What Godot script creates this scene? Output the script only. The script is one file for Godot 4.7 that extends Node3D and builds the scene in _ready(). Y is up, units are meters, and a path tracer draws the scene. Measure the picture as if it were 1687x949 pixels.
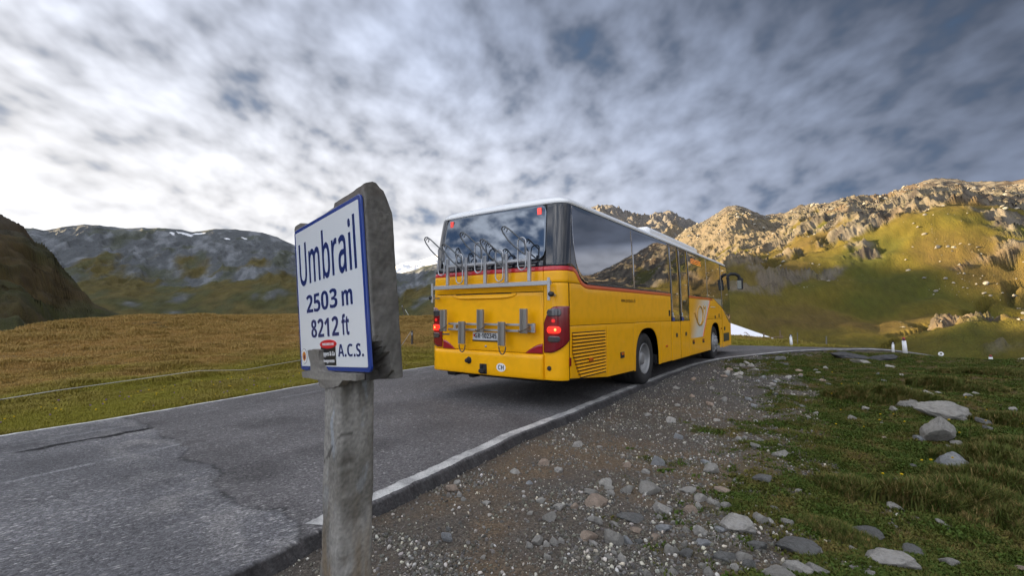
extends Node3D
# A mountain pass: a yellow bus leaves on a narrow road, a concrete pass sign stands on the verge.

const EYE := 1.378
const SUN_AZ := -75.0
const SUN_EL := 11.5

var rng := RandomNumberGenerator.new()
var n_big := FastNoiseLite.new()
var n_mid := FastNoiseLite.new()
var n_fine := FastNoiseLite.new()
var n_ridge := FastNoiseLite.new()
var n_cell := FastNoiseLite.new()
var used := {}
var mat := {}

# ---------------------------------------------------------------- naming and tagging
func numbered(called: String) -> String:
	if not used.has(called):
		used[called] = 0
		return called
	used[called] += 1
	return "%s_%03d" % [called, used[called]]

func tag(o: Node3D, label: String, category: String, group := "") -> Node3D:
	o.set_meta("label", label)
	o.set_meta("category", category)
	if group != "":
		o.set_meta("group", group)
	return o

func thing(called: String, at := Vector3.ZERO, turn := 0.0) -> Node3D:
	var o := Node3D.new()
	o.name = numbered(called)
	add_child(o)
	o.position = at
	o.rotation.y = turn
	return o

func part(parent: Node, called: String, mesh: Mesh, m: Material) -> MeshInstance3D:
	var o := MeshInstance3D.new()
	o.name = numbered(called) if parent == self else called
	o.mesh = mesh
	o.material_override = m
	parent.add_child(o, true)
	return o

func structure(called: String, mesh: Mesh, m: Material) -> MeshInstance3D:
	var o := part(self, called, mesh, m)
	o.set_meta("kind", "structure")
	return o

# ---------------------------------------------------------------- mesh helpers
func noise(seed_value: int, freq: float, octaves := 4, type := FastNoiseLite.TYPE_SIMPLEX_SMOOTH, fractal := FastNoiseLite.FRACTAL_FBM) -> FastNoiseLite:
	var n := FastNoiseLite.new()
	n.seed = seed_value
	n.noise_type = type
	n.frequency = freq
	n.fractal_type = fractal
	n.fractal_octaves = octaves
	return n

func table(rows: Array, at: float, column: int) -> float:
	if at <= rows[0][0]:
		return rows[0][column]
	for i in range(1, rows.size()):
		if at <= rows[i][0]:
			var f: float = (at - rows[i - 1][0]) / (rows[i][0] - rows[i - 1][0])
			return lerpf(rows[i - 1][column], rows[i][column], f)
	return rows[rows.size() - 1][column]

# a grid of nu x nv points -> smooth mesh; outward is the side the normals must face
func grid_mesh(nu: int, nv: int, pos: PackedVector3Array, col := PackedColorArray(), outward := Vector3.UP, uv := PackedVector2Array()) -> ArrayMesh:
	var normal := PackedVector3Array()
	normal.resize(pos.size())
	var votes := 0.0
	for j in nv:
		for i in nu:
			var a := pos[j * nu + maxi(i - 1, 0)]
			var b := pos[j * nu + mini(i + 1, nu - 1)]
			var c := pos[maxi(j - 1, 0) * nu + i]
			var d := pos[mini(j + 1, nv - 1) * nu + i]
			var n := (b - a).cross(d - c).normalized()
			normal[j * nu + i] = n
			votes += n.dot(outward)
	var flip := votes < 0.0
	if flip:
		for i in normal.size():
			normal[i] = -normal[i]
	var index := PackedInt32Array()
	index.resize((nu - 1) * (nv - 1) * 6)
	var k := 0
	for j in nv - 1:
		for i in nu - 1:
			var a := j * nu + i
			var q := [a, a + nu, a + 1, a + 1, a + nu, a + nu + 1] if not flip else [a, a + 1, a + nu, a + 1, a + nu + 1, a + nu]
			for v in 6:
				index[k + v] = q[v]
			k += 6
	var arrays := []
	arrays.resize(Mesh.ARRAY_MAX)
	arrays[Mesh.ARRAY_VERTEX] = pos
	arrays[Mesh.ARRAY_NORMAL] = normal
	arrays[Mesh.ARRAY_INDEX] = index
	if col.size():
		arrays[Mesh.ARRAY_COLOR] = col
	if uv.size():
		arrays[Mesh.ARRAY_TEX_UV] = uv
	var m := ArrayMesh.new()
	m.add_surface_from_arrays(Mesh.PRIMITIVE_TRIANGLES, arrays)
	return m

func begin() -> SurfaceTool:
	var st := SurfaceTool.new()
	st.begin(Mesh.PRIMITIVE_TRIANGLES)
	return st

func done(st: SurfaceTool) -> ArrayMesh:
	st.generate_normals()
	return st.commit()

func tri(st: SurfaceTool, a: Vector3, b: Vector3, c: Vector3) -> void:
	st.add_vertex(a)
	st.add_vertex(b)
	st.add_vertex(c)

func quad(st: SurfaceTool, a: Vector3, b: Vector3, c: Vector3, d: Vector3) -> void:
	tri(st, a, b, c)
	tri(st, a, c, d)

# a box with chamfered edges, given its transform (centre) and size
func box(st: SurfaceTool, t: Transform3D, size: Vector3, chamfer := 0.004) -> void:
	st.set_smooth_group(-1)
	var h := size * 0.5
	var c := minf(chamfer, minf(h.x, minf(h.y, h.z)) * 0.45)
	var inner := h - Vector3.ONE * c
	var corner := func(s: Vector3, axis: int) -> Vector3:
		var v := inner * s
		v[axis] = h[axis] * s[axis]
		return t * v
	for axis in 3:
		var b := (axis + 1) % 3
		var d := (axis + 2) % 3
		for s in [-1.0, 1.0]:
			var q := []
			for k in [[-1, -1], [1, -1], [1, 1], [-1, 1]]:
				var v := Vector3.ZERO
				v[axis] = s
				v[b] = k[0]
				v[d] = k[1]
				q.append(corner.call(v, axis))
			if s > 0:
				quad(st, q[3], q[2], q[1], q[0])
			else:
				quad(st, q[0], q[1], q[2], q[3])
			# chamfer strip to the neighbouring face b
			for s2 in [-1.0, 1.0]:
				var e := []
				for s3 in [-1.0, 1.0]:
					var v2 := Vector3.ZERO
					v2[axis] = s
					v2[b] = s2
					v2[d] = s3
					e.append(corner.call(v2, axis))
					e.append(corner.call(v2, b))
				if s * s2 > 0:
					quad(st, e[2], e[3], e[1], e[0])
				else:
					quad(st, e[0], e[1], e[3], e[2])
	for sx in [-1.0, 1.0]:
		for sy in [-1.0, 1.0]:
			for sz in [-1.0, 1.0]:
				var s := Vector3(sx, sy, sz)
				if sx * sy * sz > 0:
					tri(st, corner.call(s, 2), corner.call(s, 1), corner.call(s, 0))
				else:
					tri(st, corner.call(s, 0), corner.call(s, 1), corner.call(s, 2))

func box_mesh(size: Vector3, chamfer := 0.004, t := Transform3D()) -> ArrayMesh:
	var st := begin()
	box(st, t, size, chamfer)
	return done(st)

# a tube along points
func tube(st: SurfaceTool, points: PackedVector3Array, radius: float, sides := 8, radius_end := -1.0, caps := true) -> void:
	st.set_smooth_group(0)
	var rings := []
	var ref := Vector3.ZERO
	for i in points.size():
		var d := (points[mini(i + 1, points.size() - 1)] - points[maxi(i - 1, 0)]).normalized()
		if ref == Vector3.ZERO:
			ref = d.cross(Vector3.UP if absf(d.y) < 0.9 else Vector3.RIGHT).normalized()
		ref = (ref - d * ref.dot(d)).normalized()
		var other := d.cross(ref)
		var r := radius if radius_end < 0.0 else lerpf(radius, radius_end, float(i) / maxf(points.size() - 1, 1))
		var ring := []
		for k in sides:
			var a := TAU * k / sides
			ring.append(points[i] + (ref * cos(a) + other * sin(a)) * r)
		rings.append(ring)
	for i in rings.size() - 1:
		for k in sides:
			var k2 := (k + 1) % sides
			quad(st, rings[i][k], rings[i + 1][k], rings[i + 1][k2], rings[i][k2])
	if caps:
		st.set_smooth_group(-1)
		for k in range(1, sides - 1):
			tri(st, rings[0][0], rings[0][k], rings[0][k + 1])
			var e: Array = rings[rings.size() - 1]
			tri(st, e[0], e[k + 1], e[k])

# turn a profile of [radius, height along axis] round the local axis of t (t.basis.y is the axis)
func lathe(st: SurfaceTool, t: Transform3D, profile: Array, sides := 32, smooth := true) -> void:
	st.set_smooth_group(0 if smooth else -1)
	profile = profile.duplicate()
	if profile[0][0] == 0.0 and profile[0][1] > profile[profile.size() - 1][1]:
		profile.reverse()
	for i in profile.size() - 1:
		for k in sides:
			var a := TAU * k / sides
			var b := TAU * (k + 1) / sides
			var p := [Vector3(cos(a) * profile[i][0], profile[i][1], sin(a) * profile[i][0]), Vector3(cos(b) * profile[i][0], profile[i][1], sin(b) * profile[i][0]), Vector3(cos(b) * profile[i + 1][0], profile[i + 1][1], sin(b) * profile[i + 1][0]), Vector3(cos(a) * profile[i + 1][0], profile[i + 1][1], sin(a) * profile[i + 1][0])]
			if profile[i][0] > 1e-5:
				tri(st, t * p[0], t * p[1], t * p[2])
			if profile[i + 1][0] > 1e-5:
				tri(st, t * p[0], t * p[2], t * p[3])

# ---------------------------------------------------------------- materials
func noise_texture(n: FastNoiseLite, size: int, colors: Array, offsets: Array) -> NoiseTexture2D:
	var g := Gradient.new()
	g.colors = PackedColorArray(colors)
	g.offsets = PackedFloat32Array(offsets)
	var t := NoiseTexture2D.new()
	t.width = size
	t.height = size
	t.seamless = true
	t.seamless_blend_skirt = 0.15
	t.noise = n
	t.color_ramp = g
	t.normalize = true
	return t

func grey(v: float) -> Color:
	return Color(v, v, v).linear_to_srgb()

func plain(color: Color, rough := 0.6, metal := 0.0, spec := 0.5) -> StandardMaterial3D:
	var m := StandardMaterial3D.new()
	m.albedo_color = color.linear_to_srgb()
	m.roughness = rough
	m.metallic = metal
	m.metallic_specular = spec
	return m

# vertex-coloured rough surface with a speckle texture laid over it in world space
func earthy(tex: Texture2D, metres: float, relief: Texture2D, relief_cm: float, rough := 0.9) -> StandardMaterial3D:
	var m := StandardMaterial3D.new()
	m.vertex_color_use_as_albedo = true
	m.albedo_texture = tex
	m.uv1_triplanar = true
	m.uv1_world_triplanar = true
	m.uv1_scale = Vector3.ONE / metres
	m.roughness = rough
	m.metallic_specular = 0.3
	if relief:
		m.heightmap_enabled = true
		m.heightmap_texture = relief
		m.heightmap_scale = relief_cm
	return m

func make_materials() -> void:
	var fine := noise(11, 0.09, 3)
	var grain := noise(12, 0.12, 2, FastNoiseLite.TYPE_CELLULAR)
	grain.cellular_return_type = FastNoiseLite.RETURN_CELL_VALUE
	var grain_h := noise(12, 0.12, 2, FastNoiseLite.TYPE_CELLULAR)
	grain_h.cellular_return_type = FastNoiseLite.RETURN_DISTANCE
	var t_grain := noise_texture(grain, 1024, [grey(0.5), grey(0.85), grey(1.0), grey(1.0)], [0.0, 0.4, 0.8, 1.0])
	var t_grain_h := noise_texture(grain_h, 1024, [Color.WHITE, Color.BLACK], [0.0, 1.0])
	var t_soft := noise_texture(noise(13, 0.02, 6), 1024, [grey(0.7), grey(1.0)], [0.15, 0.85])
	var t_soft_h := noise_texture(noise(14, 0.03, 6), 1024, [Color.BLACK, Color.WHITE], [0.0, 1.0])
	var t_rock := noise_texture(noise(15, 0.045, 6), 1024, [grey(0.5), grey(0.95), grey(1.0)], [0.25, 0.5, 0.75])
	mat.dust = noise_texture(noise(16, 0.012, 6), 1024, [grey(0.93), grey(1.0)], [0.2, 0.6])
	var t_chips := noise_texture(grain, 1024, [grey(0.28), grey(0.5), grey(0.68), grey(1.0), grey(1.0)], [0.0, 0.35, 0.72, 0.9, 1.0])
	mat.asphalt = earthy(t_chips, 1.5, t_grain_h, 0.45, 0.85)
	mat.ground = earthy(t_chips, 1.7, t_grain_h, 0.7, 0.95)
	mat.hill = earthy(t_soft, 16.0, t_soft_h, 45.0, 0.95)
	mat.far = earthy(t_soft, 90.0, t_soft_h, 80.0, 0.95)
	mat.paint = earthy(t_grain, 0.9, t_grain_h, 0.25, 0.8)
	mat.stone = earthy(t_rock, 0.5, t_soft_h, 3.0, 0.85)
	mat.stone.uv1_world_triplanar = false
	mat.rock = plain(Color(1, 1, 1), 0.9)
	mat.rock.vertex_color_use_as_albedo = true
	mat.concrete = earthy(t_soft, 0.4, t_grain_h, 0.12, 0.9)
	mat.blade = StandardMaterial3D.new()
	mat.blade.vertex_color_use_as_albedo = true
	mat.blade.roughness = 0.7
	mat.blade.metallic_specular = 0.25
	mat.blade.backlight_enabled = true
	mat.blade.backlight = Color(0.3, 0.3, 0.1)

# ---------------------------------------------------------------- sky and light
const SKY_W := 3072
const SKY_H := 1536
# azimuth, brightness of cloud low in the sky and high up, share of cloud
const EXPOSURE := 4.0
const SKY_LIGHT := [[-180, 2.6, 2.4, 0.45], [-130, 2.8, 2.5, 0.42], [-105, 2.4, 2.2, 0.42], [-80, 1.8, 1.6, 0.62], [-60, 1.2, 0.85, 0.95], [-45, 1.06, 0.68, 1.0], [-20, 1.04, 0.54, 1.0], [0, 0.93, 0.36, 0.92], [18, 0.6, 0.28, 0.88], [35, 0.38, 0.18, 0.86], [48, 0.25, 0.115, 0.86], [65, 0.26, 0.16, 0.82], [90, 0.45, 0.4, 0.7], [140, 1.2, 1.3, 0.5], [180, 2.6, 2.4, 0.45]]

func sky_rows(from: int, to: int) -> PackedFloat32Array:
	var bytes := PackedFloat32Array()
	bytes.resize(SKY_W * (to - from) * 4)
	var warp := noise(21, 0.8, 2)
	var cells := noise(22, 4.4, 4)
	var bands := noise(23, 0.85, 4)
	var puffs := noise(24, 4.5, 5)
	var columns := []
	for x in SKY_W:
		var az := wrapf(360.0 * (x + 0.5) / SKY_W, -180.0, 180.0)
		columns.append([table(SKY_LIGHT, az, 1) / EXPOSURE, table(SKY_LIGHT, az, 2) / EXPOSURE, table(SKY_LIGHT, az, 3), sin(deg_to_rad(az)), -cos(deg_to_rad(az))])
	var k := 0
	for y in range(from, to):
		var el := (0.5 - (y + 0.5) / SKY_H) * PI
		if el < -0.02:
			for x in SKY_W:
				bytes[k] = 0.13
				bytes[k + 1] = 0.125
				bytes[k + 2] = 0.1
				bytes[k + 3] = 1.0
				k += 4
			continue
		var up := sin(maxf(el, 0.0))
		var flat := cos(el)
		var reach := 1.5 * flat / (up + 0.4)
		var high := smoothstep(0.1, 0.62, el)
		var low := 1.0 - smoothstep(0.03, 0.22, el)
		var overhead := smoothstep(0.7, 1.4, el)
		var shrink := 1.0 / (1.0 + reach * 0.05)
		for x in SKY_W:
			var t: Array = columns[x]
			var px: float = t[3] * reach
			var pz: float = t[4] * reach
			var wx := warp.get_noise_2d(px, pz) * 0.05
			var fine := cells.get_noise_2d((px + wx) * 1.2, (pz - wx) * 0.95)
			var broad := bands.get_noise_2d((px + wx) * 1.25, (pz + wx) * 0.85)
			var n := (fine * 0.8 + broad * 0.6) * shrink * 1.2
			n += puffs.get_noise_3d(t[3] * flat * 1.3, el * 3.4, t[4] * flat * 1.3) * 0.34 * low
			var share: float = t[2]
			var cover := smoothstep(-0.62, 0.4, n + (share - 0.5) * 1.25)
			var lit: float = lerpf(lerpf(t[0], t[1], high), 1.75 / EXPOSURE, overhead)
			lit = maxf(lit, 0.72 / EXPOSURE * (1.0 - smoothstep(0.15, 0.215, el)))
			var cool := clampf(1.0 - lit * EXPOSURE, 0.0, 1.0)
			# the ripples: bright where the layer is thin towards the light, slate grey where it is thick
			var bright := lit * clampf(0.92 + 0.66 * n * (0.55 + 0.45 * high), 0.4, 1.5)
			var gap: float = (0.3 + 0.5 * lit * EXPOSURE) / EXPOSURE
			bytes[k] = lerpf(0.2 * gap, bright * (1.0 - 0.24 * cool), cover)
			bytes[k + 1] = lerpf(0.32 * gap, bright * (1.0 - 0.03 * cool), cover)
			bytes[k + 2] = lerpf(0.54 * gap, bright * (1.03 + 0.42 * cool), cover)
			bytes[k + 3] = 1.0
			k += 4
	return bytes

func make_sky() -> Sky:
	var parts := []
	var threads := []
	for i in 4:
		var th := Thread.new()
		var from := [0, 196, 392, 588][i] as int
		var to := [196, 392, 588, SKY_H][i] as int
		th.start(func(): return sky_rows(from, to))
		threads.append(th)
	var all := PackedByteArray()
	for th in threads:
		all.append_array((th.wait_to_finish() as PackedFloat32Array).to_byte_array())
	var m := PanoramaSkyMaterial.new()
	m.panorama = ImageTexture.create_from_image(Image.create_from_data(SKY_W, SKY_H, false, Image.FORMAT_RGBAF, all))
	var sky := Sky.new()
	sky.sky_material = m
	return sky

func make_light() -> void:
	var camera := Camera3D.new()
	camera.name = "camera"
	camera.fov = 64.64
	camera.near = 0.05
	camera.far = 20000.0
	camera.position = Vector3(0, EYE, 0)
	camera.rotation_degrees = Vector3(3.208, 0, -0.1155)
	add_child(camera)
	camera.current = true
	var e := Environment.new()
	e.background_mode = Environment.BG_SKY
	e.sky = make_sky()
	e.ambient_light_source = Environment.AMBIENT_SOURCE_SKY
	e.tonemap_mode = Environment.TONE_MAPPER_LINEAR
	e.tonemap_exposure = EXPOSURE
	e.sdfgi_enabled = true
	e.ssao_enabled = true
	e.ssil_enabled = true
	var around := WorldEnvironment.new()
	around.name = "surroundings"
	around.environment = e
	add_child(around)
	var sun := DirectionalLight3D.new()
	sun.name = "sun"
	sun.light_energy = 1.6
	sun.light_color = Color(1.0, 0.89, 0.7)
	sun.light_angular_distance = 0.5
	sun.shadow_enabled = true
	var a := deg_to_rad(SUN_AZ)
	var el := deg_to_rad(SUN_EL)
	var towards := Vector3(sin(a) * cos(el), sin(el), -cos(a) * cos(el))
	sun.look_at_from_position(towards * 100.0, Vector3.ZERO)
	add_child(sun)

# ---------------------------------------------------------------- the land
# rows of the road: right edge x, z, left edge x, z, height (z counts forward here)
const ROAD := [[-4.6, -2.6, -11.0, -3.0, 0.0], [-3.4, -0.5, -9.7, -0.8, 0.0], [-2.3, 1.3, -8.4, 1.1, 0.0], [-1.45, 2.6, -7.1, 3.1, 0.0], [-1.04, 3.41, -6.4, 4.3, 0.0], [-0.63, 4.05, -5.83, 5.27, 0.0], [-0.01, 5.16, -5.23, 6.28, 0.0], [0.87, 6.45, -4.55, 7.7, 0.0], [1.62, 7.6, -3.95, 9.0, 0.0], [2.36, 8.7, -3.25, 10.25, 0.0], [3.7, 10.6, -2.0, 12.25, 0.0], [5.0, 12.4, -0.2, 14.7, 0.0], [6.5, 14.0, 2.0, 17.0, 0.0], [8.13, 15.2, 5.0, 18.9, 0.0], [9.76, 16.3, 9.0, 19.5, 0.0], [11.1, 16.95, 11.3, 18.9, 0.0], [12.4, 17.4, 13.0, 18.4, -0.02], [15.0, 17.7, 15.3, 18.6, -0.12], [19.0, 17.0, 19.5, 18.6, -0.8]]
# azimuth, slope of sight to the crest of the near ground, distance of that crest
const CREST := [[-110.0, -0.02, 40.0], [-60.0, -0.03, 32.0], [-48.2, -0.031, 32.0], [-46.2, -0.020, 38.0], [-43.5, -0.011, 46.0], [-39.7, -0.005, 55.0], [-35.9, -0.004, 60.0], [-24.6, -0.003, 60.0], [-13.7, -0.008, 58.0], [-9.3, -0.009, 55.0], [4.3, -0.018, 42.0], [16.0, -0.036, 32.0], [24.7, -0.049, 27.5], [27.7, -0.052, 27.0], [30.2, -0.057, 25.0], [31.6, -0.061, 23.0], [34.0, -0.062, 21.5], [36.4, -0.062, 20.5], [40.1, -0.061, 20.0], [43.5, -0.059, 20.0], [46.2, -0.058, 20.5], [52.0, -0.056, 22.0], [110.0, -0.03, 40.0]]

var edge_r := PackedVector2Array()
var edge_l := PackedVector2Array()
var edge_h := PackedFloat32Array()
var n_ground := FastNoiseLite.new()
var n_patch := FastNoiseLite.new()
var n_bump := FastNoiseLite.new()

func spline(p0: float, p1: float, p2: float, p3: float, t: float) -> float:
	return 0.5 * (2.0 * p1 + (p2 - p0) * t + (2.0 * p0 - 5.0 * p1 + 4.0 * p2 - p3) * t * t + (3.0 * p1 - p0 - 3.0 * p2 + p3) * t * t * t)

func make_edges() -> void:
	for i in ROAD.size() - 1:
		for s in 12:
			var v := []
			for c in 5:
				v.append(spline(ROAD[maxi(i - 1, 0)][c], ROAD[i][c], ROAD[i + 1][c], ROAD[mini(i + 2, ROAD.size() - 1)][c], s / 12.0))
			edge_r.append(Vector2(v[0], v[1]))
			edge_l.append(Vector2(v[2], v[3]))
			edge_h.append(v[4])

# signed distance to a polyline, positive on its right; also the height of the road there
func off_edge(line: PackedVector2Array, p: Vector2) -> Vector2:
	var best := 1e9
	var at := 0
	for i in range(0, line.size(), 4):
		var d := p.distance_squared_to(line[i])
		if d < best:
			best = d
			at = i
	var out := 1e9
	var side := 1.0
	var where := at
	for i in range(maxi(at - 5, 0), mini(at + 5, line.size() - 1)):
		var a := line[i]
		var ab := line[i + 1] - a
		var t := clampf((p - a).dot(ab) / ab.length_squared(), 0.0, 1.0)
		var d := p.distance_to(a + ab * t)
		if d < out:
			out = d
			side = signf(ab.y * (p.x - a.x) - ab.x * (p.y - a.y))
			where = i
	return Vector2(out * side, where)

# height of the land at x, forward; and how far right of the road's right edge (negative: on or left of the road)
func land(x: float, f: float) -> Array:
	var r := sqrt(x * x + f * f)
	var az := rad_to_deg(atan2(x, f))
	var rc := table(CREST, az, 2)
	var hc := EYE + table(CREST, az, 1) * rc
	var h: float
	var right := 99.0
	var left := -99.0
	if r < rc:
		h = hc * smoothstep(minf(7.0, rc * 0.4), rc, r)
	else:
		var k := (r - rc) / 34.0
		h = hc - 15.0 * (1.0 - exp(-k * k)) - maxf(r - 400.0, 0.0) * 0.01
	if r < 34.0:
		var p := Vector2(x, f)
		var e := off_edge(edge_r, p)
		var e2 := off_edge(edge_l, p)
		right = e.x
		left = e2.x
		var road_h: float = edge_h[int(e.y)]
		var near := 1.0 - smoothstep(7.0, 13.5, f)
		if right < 0.0 and left > 0.0:
			h = road_h - 0.06 - 0.02 * smoothstep(0.0, 0.3, -right)
		elif right >= 0.0:
			var verge := road_h - 0.02 - 0.075 * near * smoothstep(-0.05, 0.03, right) - 0.02 * smoothstep(0.05, 0.6, right)
			var rough := n_bump.get_noise_2d(x, f) * 0.09 * smoothstep(0.6, 3.5, right)
			rough += n_patch.get_noise_2d(x + 30.0, f) * 0.05 * smoothstep(0.8, 2.5, right)
			h = lerpf(verge, h, smoothstep(3.0, 9.0, right)) + rough
		else:
			var verge := road_h - 0.03
			h = lerpf(verge, h, smoothstep(0.3, 8.0, -left)) + n_bump.get_noise_2d(x, f) * 0.16 * smoothstep(0.2, 4.0, -left)
	if r < 200.0 and r > 9.0:
		h += n_bump.get_noise_2d(x * 0.22, f * 0.22) * 0.5 * smoothstep(14.0, 40.0, r) * (1.0 - smoothstep(rc - 8.0, rc, r) * 0.7)
	return [h, right, left]

# how much of the right-hand verge is covered by turf at a place, 0 gravel to 1 turf
func turf(x: float, f: float, right: float) -> float:
	var line := lerpf(2.3, 0.45, smoothstep(8.5, 14.5, f)) + (0.35 if f < 4.0 else 0.0)
	var n := n_patch.get_noise_2d(x, f) * 0.75 + n_patch.get_noise_2d(x * 3.0, f * 3.0 + 60.0) * 0.55
	return smoothstep(-0.6, 0.6, (right - line) * 0.62 + n)

func ground_color(x: float, f: float, right: float, left: float, r: float) -> Color:
	var n := n_ground.get_noise_2d(x, f)
	var n2 := n_patch.get_noise_2d(x * 2.3 + 9.0, f * 2.3)
	var dry := Color(0.36, 0.24, 0.09)
	var green := Color(0.2, 0.185, 0.035)
	if right > 0.0:
		var soil := Color(0.21, 0.155, 0.105).lerp(Color(0.16, 0.136, 0.112), smoothstep(-0.35, 0.3, n + n2 * 0.6))
		soil = soil.lerp(Color(0.11, 0.1, 0.09), 0.6 * (1.0 - smoothstep(0.0, 0.3, right)))
		if f > 6.0:
			soil = soil.lerp(Color(0.155, 0.15, 0.15), smoothstep(6.0, 10.0, f) * 0.8)
		var g := Color(0.085, 0.09, 0.02).lerp(Color(0.15, 0.105, 0.045), smoothstep(-0.1, 0.5, n2))
		var c := soil.lerp(g, turf(x, f, right))
		return c.lerp(Color(0.11, 0.08, 0.03), smoothstep(16.0, 20.0, r) * 0.6)
	if left < 0.0 or r > 34.0:
		var far := smoothstep(2.5, 11.0, -left + n * 4.0) if r < 34.0 else 1.0
		var c := green.lerp(dry, far)
		c = c.lerp(Color(0.16, 0.12, 0.04), smoothstep(0.0, 0.5, n2) * 0.5)
		if r > 60.0:
			c = c.lerp(Color(0.06, 0.055, 0.02), smoothstep(60.0, 110.0, r))
		return c
	return Color(0.06, 0.055, 0.05)

func make_ground() -> void:
	var az := PackedFloat32Array()
	var a := -180.0
	while a < 180.001:
		az.append(a)
		a += 0.14 if absf(a + 0.001) < 51.0 else 2.5
	az[az.size() - 1] = 180.0
	var rr := PackedFloat32Array([0.02, 0.5, 1.0, 1.5, 2.0])
	var r := 2.2
	while r < 26.0:
		rr.append(r)
		r += maxf(0.012, r * r / 1150.0)
	while r < 9000.0:
		rr.append(r)
		r *= 1.045
	var nu := az.size()
	var nv := rr.size()
	var pos := PackedVector3Array()
	var col := PackedColorArray()
	pos.resize(nu * nv)
	col.resize(nu * nv)
	for j in nv:
		for i in nu:
			var x := sin(deg_to_rad(az[i])) * rr[j]
			var f := cos(deg_to_rad(az[i])) * rr[j]
			var l := land(x, f)
			pos[j * nu + i] = Vector3(x, l[0], -f)
			col[j * nu + i] = ground_color(x, f, l[1], l[2], rr[j])
	structure("ground", grid_mesh(nu, nv, pos, col), mat.ground)

func road_color(x: float, f: float, across: float, width: float) -> Color:
	# the joint between the old coarse surface and the newer one runs across the road
	var joint := (x + 5.23) * 0.66 + (f - 6.28) * -0.753 + n_patch.get_noise_2d(x * 1.3, f * 1.3) * 0.28
	joint = (f - 6.28) - (x + 5.23) * -0.874 + n_patch.get_noise_2d(x * 1.3, f * 1.3) * 0.3
	var fresh := smoothstep(-0.03, 0.05, joint)
	var c := Color(0.232, 0.228, 0.238).lerp(Color(0.208, 0.198, 0.2), fresh)
	var n := n_ground.get_noise_2d(x * 1.6, f * 1.6)
	c *= 1.0 + n * 0.3
	# tyre tracks: two polished, darker bands in each lane
	for lane in [0.2, 0.42, 0.62, 0.84]:
		c *= 1.0 - 0.12 * exp(-pow((across - lane * width) / 0.28, 2.0))
	# the joint itself: an open, dark, broken crack and pale repair beside it
	var seam := joint + n_patch.get_noise_2d(x * 9.0, f * 9.0) * 0.05
	var crack := exp(-pow(seam / 0.018, 2.0)) * smoothstep(-0.35, 0.0, n_patch.get_noise_2d(x * 2.0 + 80.0, f * 2.0)) + 0.6 * exp(-pow(joint / 0.07, 2.0)) * smoothstep(-0.2, 0.4, n_patch.get_noise_2d(x * 4.0, f * 4.0)) * 0.8 + 0.35 * exp(-pow((joint - 0.2) / 0.25, 2.0)) * smoothstep(0.0, 0.4, n_patch.get_noise_2d(x * 3.0 + 30.0, f * 3.0))
	c = c.lerp(Color(0.02, 0.02, 0.02), minf(crack, 1.0) * 0.6)
	var pale := exp(-pow((joint + 0.3) / 0.26, 2.0)) * smoothstep(-0.1, 0.3, n_patch.get_noise_2d(x * 2.2 + 5.0, f * 2.2))
	c = c.lerp(Color(0.48, 0.46, 0.44), pale * 0.4)
	# an old centre joint: faint pale line, and patches of black tar near the far edge
	var old := absf(across - width * 0.55)
	c = c.lerp(Color(0.4, 0.4, 0.41), exp(-pow(old / 0.03, 2.0)) * 0.9 * (1.0 - fresh) * smoothstep(-0.4, 0.1, n_patch.get_noise_2d(x * 3.0, f * 3.0 + 7.0)))
	c = c.lerp(Color(0.38, 0.38, 0.39), exp(-pow((across - width * 0.86 - n * 0.1) / 0.05, 2.0)) * 0.5 * smoothstep(-0.1, 0.3, n_patch.get_noise_2d(x * 1.1, f * 1.1 + 17.0)))
	var tar := absf(across - width * 0.77 - n_patch.get_noise_2d(x * 2.0, f * 2.0) * 0.12)
	c = c.lerp(Color(0.016, 0.016, 0.017), (1.0 - smoothstep(0.04, 0.07, tar)) * (1.0 - fresh) * smoothstep(-0.2, -0.1, n_patch.get_noise_2d(x * 1.0 + 3.0, f * 1.0)))
	# bare stone chips, thick in the old surface
	var chip := rng.randf()
	c *= 0.82 + 0.36 * rng.randf()
	if chip < lerpf(0.05, 0.012, fresh) * (1.0 + 2.0 * n):
		c = c.lerp(Color(0.7, 0.68, 0.65), 0.75)
	elif chip > 0.94:
		c *= 0.6
	# oily, darker patches
	c *= 1.0 - 0.3 * smoothstep(0.25, 0.6, n_patch.get_noise_2d(x * 0.7, f * 0.7 + 50.0))
	return c

func edge_wobble(at: float, seed_at: float) -> float:
	return n_patch.get_noise_2d(at * 0.3, seed_at) * 0.03 + n_patch.get_noise_2d(at * 0.9, seed_at) * 0.012

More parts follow.
